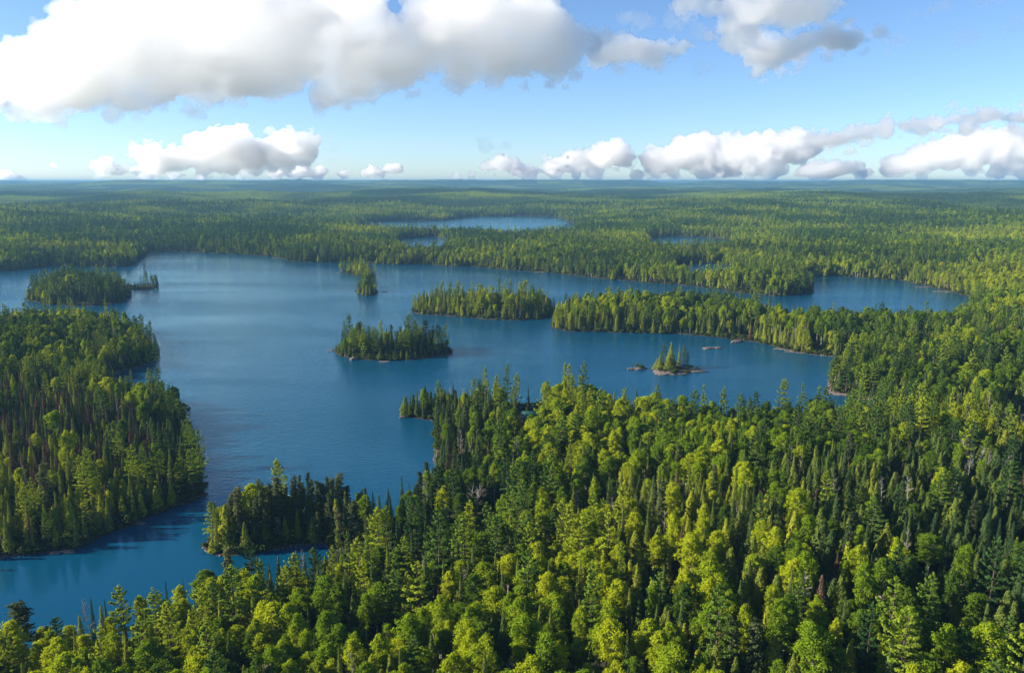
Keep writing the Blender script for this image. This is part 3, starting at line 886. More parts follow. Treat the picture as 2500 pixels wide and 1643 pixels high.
# which stand out most: painter's count of the pixels every crown still shows
W_, H_ = 595, 391
buf = np.zeros((H_, W_), bool)
SHOWN = np.zeros(len(X)); CX = np.zeros(len(X)); CY = np.zeros(len(X))
pxb, pyb, fd = project(X, Y, Z + Hh * .35)
pxt, pyt, _ = project(X, Y, Z + Hh)
order = np.argsort(Y * CP)
for i in order:
    f = fd[i]
    r = R0A[K[i]] * SXY[i] * FOC / f / 4 * .85
    x0 = pxt[i] / 4; yt = pyt[i] / 4; yb = pyb[i] / 4
    if x0 + r < 0 or x0 - r > W_ or yt > H_ or yb < 0: continue
    a, b = max(0, int(x0 - r)), min(W_, int(x0 + r) + 1)
    c, e = max(0, int(yt)), min(H_, int(yb) + 1)
    if a >= b or c >= e: continue
    if (b - a) * (e - c) <= 1: continue
    s = buf[c:e, a:b]
    fr = s.size - s.sum()
    if fr:
        SHOWN[i] = fr
        iy, ix = np.nonzero(~s)
        CX[i] = (a + ix.mean() + .5) / W_; CY[i] = (c + iy.mean() + .5) / H_
        s[:] = True
sel = np.zeros(len(X), bool)
for ki in range(len(KN)):
    idx = np.nonzero((K == ki) & ((SHOWN > 0) | (HF >= 0)))[0]
    sc = SHOWN[idx] + (HF[idx] >= 0) * 1e6
    idx = idx[np.argsort(-sc)][:290]
    sel[idx] = True
print('picked out', sel.sum())

# ------------------------------------------------------------------ the trees that show largest, one object each
def zone(x, y, px, py):
    for p, nm in zip(ISLES, ('on large far-left island', 'on the far-left islet', 'on upper small island', 'on lower small island',
                             'on long middle island', 'on nearest wooded island', 'on the rocky islet', 'on a bare rock', 'on a bare rock', 'on a bare rock')):
        c = p.mean(0); s = np.abs(p - c).max(0) + 4
        if abs(x - c[0]) < s[0] and abs(y - c[1]) < s[1]: return nm
    if y < 460 and inside(P['A_all'], np.array([x]), np.array([y]))[0]:
        return 'on the left peninsula'
    if inside(P['Pen'], np.array([x]), np.array([y]))[0]: return 'on the low spit'
    if inside(P['C_all'], np.array([x]), np.array([y]))[0]: return 'on long right peninsula'
    if inside(P['nearwood'], np.array([x]), np.array([y]))[0]: return 'in near wood'
    if py < .52: return 'beyond the lake'
    return 'in the right-hand wood'
LOOK = {'birch_tree': (('dull green', 'mid green', 'bright green', 'lime yellow'), 'birch'),
        'pine_tree': (('dark green', 'deep green', 'fresh green', 'yellow-green'), 'pine'),
        'spruce_tree': (('near-black', 'dark green', 'olive', 'yellow-olive'), 'spruce'),
        'cedar_tree': (('dark green', 'dull green', 'olive', 'golden olive'), 'cedar'),
        'dying_spruce': (('dark brown', 'brown', 'red-brown', 'tan'), 'dying spruce'),
        'jack_pine': (('dark olive', 'grey-green', 'olive', 'pale olive'), 'jack pine'),
        'dead_tree': (('grey', 'grey', 'pale grey', 'pale grey'), 'leafless tree')}
CAT = {'birch_tree': 'birch', 'pine_tree': 'pine', 'spruce_tree': 'spruce', 'cedar_tree': 'cedar', 'dying_spruce': 'dying spruce', 'jack_pine': 'jack pine', 'dead_tree': 'dead tree'}
GRP = {'birch_tree': 'birches of the lakeside woods', 'pine_tree': 'pines of the lakeside woods', 'spruce_tree': 'spruces of the lakeside woods',
       'cedar_tree': 'cedars of the lakeside woods', 'dying_spruce': 'brown dying spruces', 'jack_pine': 'shaggy thin pines', 'dead_tree': 'bare dead trees'}
used = set()
def tree_label(i, k):
    if HF[i] >= 0:
        s = HAND[HF[i]][7]
        used.add(s); return s
    q = TINT[i]; col = LOOK[k][0][0 if q < .28 else 1 if q < .5 else 2 if q < .75 else 3]
    rel = Hh[i] / H0A[K[i]]
    size = 'tall ' if rel > 1.08 else 'small ' if rel < .78 else ''
    base = '%s%s %s %s' % (size, col, LOOK[k][1], zone(X[i], Y[i], CX[i], CY[i]))
    for fmt in ('%.0f', '%.1f', '%.2f'):
        s = base + (', ' + fmt + '%% across and ' + fmt + '%% down') % (CX[i] * 100, CY[i] * 100)
        if s not in used: break
    used.add(s)
    return s
protos = {}
for i in np.nonzero(sel)[0]:
    k = KN[K[i]]; v = int(VAR[i])
    if (k, v) not in protos:
        full = PROTO[k][0][v]
        r_ = bpy.data.objects.new(k, None); r_.empty_display_size = .5
        c_ = bpy.data.objects.new('crown' if k != 'dead_tree' else 'branches', full[0]); c_.parent = r_
        t_ = bpy.data.objects.new('trunk', full[1]); t_.parent = r_
        protos[(k, v)] = (r_, c_, t_)
    r0, c0, t0 = protos[(k, v)]
    r_ = r0.copy(); c_ = c0.copy(); t_ = t0.copy()
    c_.parent = r_; t_.parent = r_
    for o in (r_, c_, t_): COL.objects.link(o)
    r_.location = (X[i], Y[i], Z[i]); r_.rotation_euler = (0, 0, ROT[i]); r_.scale = (SXY[i], SXY[i], SZ[i])
    c_['tint'] = float(TINT[i])
    r_['label'] = tree_label(i, k); r_['category'] = CAT[k]; r_['group'] = GRP[k]
for t3 in protos.values():
    for o in t3[::-1]: bpy.data.objects.remove(o)
print('single trees built')

# ------------------------------------------------------------------ the rest of each kind as one mass
def scatter(name, pos, rot, scl, idx, tint, meshes, label=None):
    src = bpy.data.collections.new(name + '_source')
    for j, me in enumerate(meshes):
        o = bpy.data.objects.new('%s_source_%02d' % (name, j), me); src.objects.link(o)
    me = bpy.data.meshes.new(name)
    me.vertices.add(len(pos)); me.vertices.foreach_set('co', np.asarray(pos, np.float32).ravel())
    for nm, typ, dat in (('rot', 'FLOAT_VECTOR', rot), ('scl', 'FLOAT_VECTOR', scl), ('idx', 'INT', idx), ('tint', 'FLOAT', tint)):
        a = me.attributes.new(nm, typ, 'POINT')
        a.data.foreach_set('vector' if typ == 'FLOAT_VECTOR' else 'value', np.asarray(dat, np.int32 if typ == 'INT' else np.float32).ravel())
    o = link(name, me, kind='stuff')
    if label: o['label'] = label
    ng = bpy.data.node_groups.new(name, 'GeometryNodeTree')
    ng.interface.new_socket('Geometry', in_out='INPUT', socket_type='NodeSocketGeometry')
    ng.interface.new_socket('Geometry', in_out='OUTPUT', socket_type='NodeSocketGeometry')
    gi = ng.nodes.new('NodeGroupInput'); go = ng.nodes.new('NodeGroupOutput')
    ci = ng.nodes.new('GeometryNodeCollectionInfo'); ci.inputs['Collection'].default_value = src
    ci.inputs['Separate Children'].default_value = True; ci.inputs['Reset Children'].default_value = True
    ip = ng.nodes.new('GeometryNodeInstanceOnPoints'); ip.inputs['Pick Instance'].default_value = True
    def na(nm, typ):
        q = ng.nodes.new('GeometryNodeInputNamedAttribute'); q.data_type = typ; q.inputs['Name'].default_value = nm
        return q.outputs['Attribute']
    ng.links.new(gi.outputs[0], ip.inputs['Points'])
    ng.links.new(ci.outputs[0], ip.inputs['Instance'])
    ng.links.new(na('idx', 'INT'), ip.inputs['Instance Index'])
    ng.links.new(na('rot', 'FLOAT_VECTOR'), ip.inputs['Rotation'])
    ng.links.new(na('scl', 'FLOAT_VECTOR'), ip.inputs['Scale'])
    ng.links.new(ip.outputs[0], go.inputs[0])
    md = o.modifiers.new('scatter', 'NODES'); md.node_group = ng
    return o
# middle distance trees, coarser
X2, Y2 = grid_pts(5.0, NEAR_R, MID_R, HALF, 2)
D2 = shore(X2, Y2)
m = (D2 > 3) & (vnoise(X2, Y2, 15, 72) > .12)
X2, Y2, D2 = X2[m], Y2[m], D2[m]
K2, H2, _ = choose(X2, Y2, D2, rg)
K2 = np.where(K2 == 6, 2, K2)
Z2 = height(X2, Y2, D2)
n2 = len(X2)
T2 = np.clip(.36 + rg.normal(size=n2) * .25 + (fbm(X2, Y2, 120, 81, 2) - .5) * 1.9, 0, 1)
V2 = rg.integers(0, 1000, n2) % NVA[K2]
S2 = H2 / H0A[K2]
print('middle trees', n2)
NAMES = {'birch_tree': 'birch_forest', 'pine_tree': 'pine_forest', 'spruce_tree': 'spruce_forest', 'cedar_tree': 'cedar_forest',
         'dying_spruce': 'dying_spruce_forest', 'jack_pine': 'jack_pine_forest', 'dead_tree': 'dead_tree_forest'}
RD = np.hypot(X, Y)
for ki, k in enumerate(KN):
    a = np.nonzero((K == ki) & ~sel)[0]; b = np.nonzero(K2 == ki)[0]
    nv = NVA[ki]
    lod = (RD[a] > 620).astype(int)
    pos = np.concatenate([np.stack([X[a], Y[a], Z[a]], 1), np.stack([X2[b], Y2[b], Z2[b]], 1)])
    rot = np.zeros((len(pos), 3)); rot[:, 2] = np.concatenate([ROT[a], rg.uniform(0, 6.28, len(b))])
    scl = np.concatenate([np.stack([SXY[a], SXY[a], SZ[a]], 1), np.stack([S2[b], S2[b], S2[b]], 1)])
    idx = np.concatenate([VAR[a] + lod * nv, V2[b] + 2 * nv])
    tint = np.concatenate([TINT[a], T2[b]])
    if not len(pos): continue
    meshes = [f[2] for f in PROTO[k][0]] + PROTO[k][1] + PROTO[k][2]
    scatter(NAMES[k], pos, rot, scl, idx, tint, meshes)

# undergrowth along the banks and in the gaps
bx, by = grid_pts(2.6, 90, 620, HALF, 5)
qx, qy = grid_pts(3.3, 620, 1450, HALF, 6)
qd = shore(qx, qy)
qx = qx[(qd < 6) & (qd > 0)]; qy = qy[(qd < 6) & (qd > 0)]
bx = np.concatenate([bx, qx]); by = np.concatenate([by, qy])
bd = shore(bx, by)
m = (bd > .15) & ((bd < 7) | inside(P['Pen'], bx, by) | (vnoise(bx, by, 10, 77) < .30)) & ~inside(P['marsh'], bx, by) & ~inside(P['cabin'], bx, by)
m &= ~inside(ISLES[6], bx, by) | (vnoise(bx, by, 4, 78) > .45)
for i in (7, 8, 9): m &= ~inside(ISLES[i], bx, by)
bx, by, bd = bx[m], by[m], bd[m]
bz = height(bx, by, bd)
nb = len(bx)
bm_ = [both(*make_bush(900 + i)[:2], 'bush', [M['bush'], M['bark']]) for i in range(4)]
s = rg.uniform(.6, 1.5, nb) * np.where((bd < 5) & (by < 400), 1.25, 1)
scatter('undergrowth', np.stack([bx, by, bz - .1], 1), np.stack([bx * 0, bx * 0, rg.uniform(0, 6.28, nb)], 1), np.stack([s, s, s], 1),
        rg.integers(0, 4, nb), np.clip(rg.normal(.4, .25, nb), 0, 1), bm_)

# ------------------------------------------------------------------ the far forest to the horizon, patch by patch
def patch(seed, size, spacing, q, qs):
    rg2 = np.random.default_rng(seed)
    g = Geo()
    n_ = int(size / spacing)
    for i in range(n_):
        for j in range(n_):
            x = (i + rg2.uniform(.1, .9)) * spacing - size / 2; y = (j + rg2.uniform(.1, .9)) * spacing - size / 2
            if rg2.random() < .1: continue
            f = rg2.random(q)
            an = rg2.uniform(0, 6.283, q)
            sc = spacing / 5.0
            if rg2.random() < .45:
                h = rg2.uniform(9, 15) * sc ** .5; R = rg2.uniform(1.5, 2.2) * sc
                rr = R * (1 - f) + .1; z = 1 + (h - 1) * f
                nn = np.stack([np.cos(an), np.sin(an), np.full(q, .5)], 1)
            else:
                h = rg2.uniform(11, 17) * sc ** .5; R = rg2.uniform(2.2, 3.2) * sc
                th = f * 2.2
                rr = R * np.sin(th); z = h - R * 1.1 + R * 1.1 * np.cos(th)
                nn = np.stack([np.cos(an) * np.sin(th), np.sin(an) * np.sin(th), np.cos(th) + .2], 1)
            Pp = np.stack([x + np.cos(an) * rr, y + np.sin(an) * rr, z], 1)
            V, F = quads(Pp, nn + rg2.normal(size=(q, 3)) * .3, qs, rg2)
            g.add(V, F)
    return g.mesh('forest_patch', [M['far']])
def patches(name, r0, r1, size, spacing, q, qs, nvar, seed, lab):
    ms = [patch(seed + i, size * 1.02, spacing, q, qs) for i in range(nvar)]
    x, y = [], []
    xm = r1 * math.sin(HALF); nx = int(2 * xm / size); ny = int(r1 / size)
    gx, gy = np.meshgrid((np.arange(nx) + .5) * size - xm, (np.arange(ny) + .5) * size)
    gx = gx.ravel(); gy = gy.ravel(); r = np.hypot(gx, gy)
    m = (r >= r0) & (r < r1) & (np.abs(np.arctan2(gx, gy)) < HALF)
    gx, gy = gx[m], gy[m]
    d = shore(gx, gy)
    m = d > size * .3; gx, gy, d = gx[m], gy[m], d[m]
    e = size * .4
    z = height(gx, gy, d)
    zx = (height(gx + e, gy) - height(gx - e, gy)) / (2 * e); zy = (height(gx, gy + e) - height(gx, gy - e)) / (2 * e)
    rot = np.stack([np.arctan(zy), -np.arctan(zx), gx * 0], 1)
    n_ = len(gx); rr = np.random.default_rng(seed)
    sc = rr.uniform(.85, 1.2, n_)
    scatter(name, np.stack([gx, gy, z - .5], 1), rot, np.stack([gx * 0 + 1, gx * 0 + 1, sc], 1), rr.integers(0, nvar, n_),
            np.clip(.30 + (fbm(gx, gy, 380, 91, 3) - .5) * 2.4 + rr.normal(size=n_) * .03, 0, 1), ms)
    print(name, n_)
patches('distant_forest', MID_R, 8500, 60.0, 5.0, 26, 1.7, 5, 300, '')
patches('horizon_forest', 8500, 42000, 260.0, 10.0, 12, 4.2, 4, 400, '')

# ------------------------------------------------------------------ rocks
def rock_mesh(name, seed, L, W, Hh_, flat=.5):
    rg2 = np.random.default_rng(seed)
    import bmesh
    bm = bmesh.new(); bmesh.ops.create_icosphere(bm, subdivisions=4, radius=1.0)
    ph = rg2.uniform(0, 6, 12)
    for v in bm.verts:
        c = v.co.normalized()
        r = 1 + .22 * math.sin(2.3 * c.x + ph[0]) * math.cos(2.1 * c.y + ph[1]) + .14 * math.sin(5 * c.x + ph[2]) * math.sin(4.3 * c.y + ph[3] + 2 * c.z) + .07 * math.sin(11 * c.x + ph[4]) * math.sin(10 * c.y + ph[5])
        r += .05 * abs(math.sin(17 * c.y + 9 * c.x + ph[6]))
        v.co = Vector((c.x * r * L, c.y * r * W, (abs(c.z) ** .8 * (1 if c.z > 0 else -1)) * r * Hh_))
    me = bpy.data.meshes.new(name); bm.to_mesh(me); bm.free(); me.materials.append(M['rock'])
    me.polygons.foreach_set('use_smooth', np.ones(len(me.polygons), bool))
    return me
ROCKS = [  # px, py, length, width, height, rotation, label
 (1614, 863, 7.5, 1.8, .6, -.05, 'long grey rock ledge running east from the rocky islet'),
 (1560, 868, 9.0, 3.2, 1.3, .1, 'broad sloping rock at the rocky islet\'s near side'),
 (1527, 863, 2.6, 2.0, 1.2, .3, 'reddish rock at the rocky islet\'s west tip'),
 (1470, 857, 3.0, 1.6, .9, .2, 'pale rock at the west of the bush-topped rock'),
 (1484, 857, 4.2, 2.0, 1.0, 0, 'low dark rock topped with two small bushes'),
 (1647, 809, 4.2, 2.2, 1.0, .2, 'brown broken rock beside the mossy one in the bay'),
 (1663, 808, 4.0, 1.8, .9, -.1, 'mossy yellow-green rock lying low in the bay'),
 (1711, 794.5, 5.0, 2.2, 1.2, .3, 'pale rock slab by the long right peninsula'),
 (768, 816, 2.4, 1.2, .5, 0, 'small dark rock off the nearest island\'s west end'),
 (777, 811, 1.6, 1.0, .8, .4, 'pale boulder on the nearest island\'s west tip'),
 (823, 835, 2.6, 1.8, 1.5, .4, 'pinkish boulder on the nearest island\'s south shore'),
 (832, 832, 1.8, 1.4, 1.4, 1.4, 'rounded boulder just right of the pinkish one'),
 (895, 840, 3.6, 1.3, .5, 0, 'flat shelf of rock under the nearest island\'s small spruce'),
 (896, 678, 3.0, 1.4, .5, 0, 'tiny dark rock alone in mid lake'),
 (788, 634.5, 3.5, 1.5, .5, 0, 'tiny dark rock west of the upper small island'),
 (979, 690.5, 3.5, 1.3, .5, 0, 'tiny dark rock between the small islands and the long one'),
 (1930, 905, 3.4, 2.2, 1.2, .9, 'pink shore rock at the right-hand point\'s west corner'),
 (1942, 914, 3.6, 1.8, .9, -.2, 'pink shore rock on the point\'s south-west side'),
 (1962, 917, 4.5, 1.8, .8, -.1, 'pale rock shelf along the point\'s south side'),
 (1988, 921, 4.5, 1.6, .8, -.1, 'sandy pink ledge in the middle of the point\'s south side'),
 (2012, 926, 3.6, 1.5, .8, -.3, 'grey shore rock at the east end of the point\'s ledge'),
 (1812, 811, 3.6, .9, .4, -.4, 'pale ledge under the long right peninsula\'s east shore'),
 (1835, 817, 3.0, .8, .4, -.3, 'second pale ledge on the long right peninsula\'s east shore'),
 (2150, 667, 9.0, 1.2, .5, -.3, 'long pale strand on the far right bay\'s north shore'),
 (2195, 677.5, 9.0, 1.2, .5, -.4, 'pale strand at the east end of the far right bay'),
 (1258, 633, 9.0, 1.2, .5, 0, 'pale strand on the far shore beyond the long island'),
 (642, 599, 5.0, 1.6, .6, 0, 'pale rock at the far shore\'s corner left of centre'),
 (128, 1284, 1.8, 1.0, .6, .3, 'small grey rock at the left peninsula\'s south foot'),
 (160, 1281, 2.4, 1.0, .6, -.1, 'flat rock at the left peninsula\'s south foot'),
 (325, 1216, 1.6, 1.0, .5, .2, 'small pale rock under the left peninsula\'s southern cedars'),
 (484, 1268, 1.5, 1.2, .8, .5, 'grey rock at the low spit\'s west tip'),
 (938, 969, 2.0, 1.2, .9, .2, 'rock at the tip of the little headland'),
]
for j, (px, py, L, W, Hr, rot, lab) in enumerate(ROCKS):
    x, y = ground(px, py, .2)
    o = link('rock', rock_mesh('rock', 50 + j, L, W, Hr), label=lab, category='rock', group='shore rocks')
    o.location = (float(x), float(y), -.05); o.rotation_euler = (0, 0, rot)
# two little bushes on the low rock
for j, (px, s_) in enumerate(((1479, .95), (1488, .7))):
    x, y = ground(px, 856.5, .4)
    c, t, _ = make_bush(950 + j)
    r_ = link('bush', None, label=('larger' if j == 0 else 'smaller') + ' golden bush on the low dark rock beside the islet', category='bush', group='bushes on the low rock')
    link('crown', c.mesh('bush_crown', [M['bush']]), r_)['tint'] = .95
    link('trunk', t.mesh('bush_stem', [M['bark']]), r_)
    r_.location = (float(x), float(y), .8); r_.scale = (s_, s_, s_ * 1.4)

# loose stones along the nearer banks, too many to count
sx_, sy_ = grid_pts(.95, 150, 560, HALF, 31)
sn = vnoise(sx_, sy_, 22, 33) > .52
sx_, sy_ = sx_[sn], sy_[sn]
sd2 = shore(sx_, sy_)
m = (sd2 > -.7) & (sd2 < .9)
sx_, sy_, sd2 = sx_[m], sy_[m], sd2[m]
ns = len(sx_); ss = rg.uniform(.15, .5, ns) ** 1.3 + .12
scatter('shore_stones', np.stack([sx_, sy_, np.maximum(height(sx_, sy_, sd2), 0) - .03], 1), np.stack([sx_ * 0, sx_ * 0, rg.uniform(0, 6.28, ns)], 1),
        np.stack([ss * 1.3, ss, ss * .9], 1), rg.integers(0, 3, ns), np.zeros(ns), [rock_mesh('stone', 700 + q, 1, .8, .7) for q in range(3)])

# ------------------------------------------------------------------ cabin with a green roof
def box(g, a, b):
    x0, y0, z0 = a; x1, y1, z1 = b
    V = np.array([(x0, y0, z0), (x1, y0, z0), (x1, y1, z0), (x0, y1, z0), (x0, y0, z1), (x1, y0, z1), (x1, y1, z1), (x0, y1, z1)], float)
    g.add(V, np.array([(0, 3, 2, 1), (4, 5, 6, 7), (0, 1, 5, 4), (1, 2, 6, 5), (2, 3, 7, 6), (3, 0, 4, 7)]))
cx, cyy = [float(v) for v in ground(1234, 975, 6.0)]
cz = float(height(np.array([cx]), np.array([cyy]))[0])
cab = link('cabin', None, label='small cabin with a dark teal metal roof in a clearing of the near wood', category='cabin')
cab.location = (cx, cyy, cz); cab.rotation_euler = (0, 0, .06)
g = Geo(); box(g, (-3.6, -3.2, -.4), (3.6, 3.2, 2.8))
g.add(np.array([(-3.6, -3.2, 2.8), (-3.6, 3.2, 2.8), (-3.6, 0, 4.9), (-3.45, -3.2, 2.8), (-3.45, 3.2, 2.8), (-3.45, 0, 4.9)], float), np.array([(0, 2, 1), (3, 4, 5)]))
g.add(np.array([(3.6, -3.2, 2.8), (3.6, 3.2, 2.8), (3.6, 0, 4.9), (3.45, -3.2, 2.8), (3.45, 3.2, 2.8), (3.45, 0, 4.9)], float), np.array([(0, 1, 2), (3, 5, 4)]))
link('wall', g.mesh('cabin_wall', [M['logwall']]), cab)
g = Geo()
for sgn in (-1, 1):
    V = np.array([(-4.1, sgn * 3.9, 2.5), (4.1, sgn * 3.9, 2.5), (4.1, 0, 5.05), (-4.1, 0, 5.05), (-4.1, sgn * 3.9, 2.62), (4.1, sgn * 3.9, 2.62), (4.1, 0, 5.2), (-4.1, 0, 5.2)], float)
    g.add(V, np.array([(0, 3, 2, 1), (4, 5, 6, 7), (0, 1, 5, 4), (1, 2, 6, 5), (3, 0, 4, 7)]))
    for q in range(14):      # standing seams
        xx = -4.0 + q * .6
        V = np.array([(xx, sgn * 3.88, 2.63), (xx + .05, sgn * 3.88, 2.63), (xx + .05, 0, 5.2), (xx, 0, 5.2), (xx, sgn * 3.88, 2.70), (xx + .05, sgn * 3.88, 2.70), (xx + .05, 0, 5.27), (xx, 0, 5.27)], float)
        g.add(V, np.array([(0, 3, 2, 1), (4, 5, 6, 7), (0, 1, 5, 4), (1, 2, 6, 5), (3, 0, 4, 7)]))
rf = link('roof', g.mesh('cabin_roof', [M['roof']]), cab)
g = Geo(); box(g, (1.6, .8, 4.2), (2.2, 1.4, 5.9)); link('chimney', g.mesh('chimney', [M['rock']]), rf)
g = Geo(); box(g, (-.5, -3.26, 0), (.5, -3.203, 2.1)); link('door', g.mesh('cabin_door', [M['trim']]), cab)
for xx in (-2.6, 1.5):
    g = Geo(); box(g, (xx, -3.25, .9), (xx + 1.1, -3.203, 1.9)); wv = link('window', g.mesh('cabin_window', [M['trim']]), cab)
    g = Geo(); box(g, (xx + .1, -3.27, 1.0), (xx + 1.0, -3.253, 1.8)); link('pane', g.mesh('cabin_pane', [M['glass']]), wv)

# ------------------------------------------------------------------ marsh reeds and bog grass
def grass(name, pn, seed, z0, cnt, hgt):
    rg2 = np.random.default_rng(seed)
    p = P[pn]; lo = p.min(0); hi = p.max(0)
    x = rg2.uniform(lo[0], hi[0], cnt); y = rg2.uniform(lo[1], hi[1], cnt)
    m = inside(p, x, y) & (vnoise(x, y, 5, seed) > .35); x, y = x[m], y[m]
    z = np.maximum(height(x, y), 0.0) + z0
    n_ = len(x); h = rg2.uniform(.5, 1.3, n_) * hgt; an = rg2.uniform(0, 6.28, n_); w = .06
    dx = np.cos(an) * w; dy = np.sin(an) * w; lx = rg2.normal(size=n_) * .2; ly = rg2.normal(size=n_) * .2
    V = np.stack([np.stack([x - dx, y - dy, z], 1), np.stack([x + dx, y + dy, z], 1), np.stack([x + lx, y + ly, z + h], 1)], 1).reshape(-1, 3)
    link(name, mesh_np(name, V, np.arange(3 * n_).reshape(-1, 3), [M['reed']]), kind='stuff')
grass('marsh_reeds', 'marsh', 5, 0, 26000, .8)
grass('bog_grass', 'bog', 6, 0, 40000, .8)

# ------------------------------------------------------------------ clouds
def cloud_mat(name, dens, g_):
    m, t, out = nt(name)
    v = N(t, 'ShaderNodeVolumeScatter', i_Density=dens * .9, i_Anisotropy=g_)
    v.inputs['Color'].default_value = (1, 1, 1, 1)
    t.links.new(v.outputs[0], out.inputs['Volume'])
    m.cycles.homogeneous_volume = True
    return m
def ico(sub):
    import bmesh
    bm = bmesh.new(); bmesh.ops.create_icosphere(bm, subdivisions=sub, radius=1.0)
    V = np.array([v.co[:] for v in bm.verts]); F = np.array([[v.index for v in f.verts] for f in bm.faces]); bm.free()
    return V, F
IV, IF = ico(2)
def make_cloud(name, circles, dist, voxel, dens, seed, label, squash=.9, fluff=1.0, spread=1.2, g_=.7, name_join=True, core=1.0):
    rg2 = np.random.default_rng(seed)
    g = Geo()
    S = dist / FOC
    def ball(c, r):
        g.add(IV * np.array([r, r, r * squash]) + c, IF)
    mids = [((a[0] + b[0]) / 2, (a[1] + b[1]) / 2, (a[2] + b[2]) / 2 * .85) for a, b in zip(circles, circles[1:]) if name_join and math.hypot(a[0] - b[0], a[1] - b[1]) < 2.6 * (a[2] + b[2]) / 2 + 12]
    for px, py, pr in circles + mids:
        c = np.array(sky_point(px, py, dist)[:]); r = pr * S * 1.25 * core
        c[1] += rg2.normal() * r * spread * .5
        ball(c, r * .8)
        for k in range(16):
            d = unit(rg2.normal(size=3)[None])[0]
            if d[2] < -.3: d[2] *= -.6
            r2 = r * rg2.uniform(.26, .46)
            c2 = c + d * r * .72 * np.array([1.15, 1.15, .9])
            ball(c2, r2)
            for q in range(5):
                d2 = unit((rg2.normal(size=3) + d * .9)[None])[0]
                ball(c2 + d2 * r2 * .85, r2 * rg2.uniform(.28, .5))
    me = g.mesh(name, [cloud_mat(name + '_vapour', dens, g_)])
    o = link(name, me, kind='stuff', label=label)
    md = o.modifiers.new('remesh', 'REMESH'); md.mode = 'VOXEL'; md.voxel_size = voxel
    for i, (sc, st) in enumerate(((14, 6.0), (5, 4.6), (2, 1.7))):
        if i == 2:
            md = o.modifiers.new('remesh', 'REMESH'); md.mode = 'VOXEL'; md.voxel_size = voxel
        tx = bpy.data.textures.new(name + str(i), 'CLOUDS'); tx.noise_scale = voxel * sc * .5; tx.noise_depth = 3
        dp = o.modifiers.new('fluff', 'DISPLACE'); dp.texture = tx; dp.texture_coords = 'GLOBAL'; dp.strength = voxel * st * fluff; dp.mid_level = .5
    return o
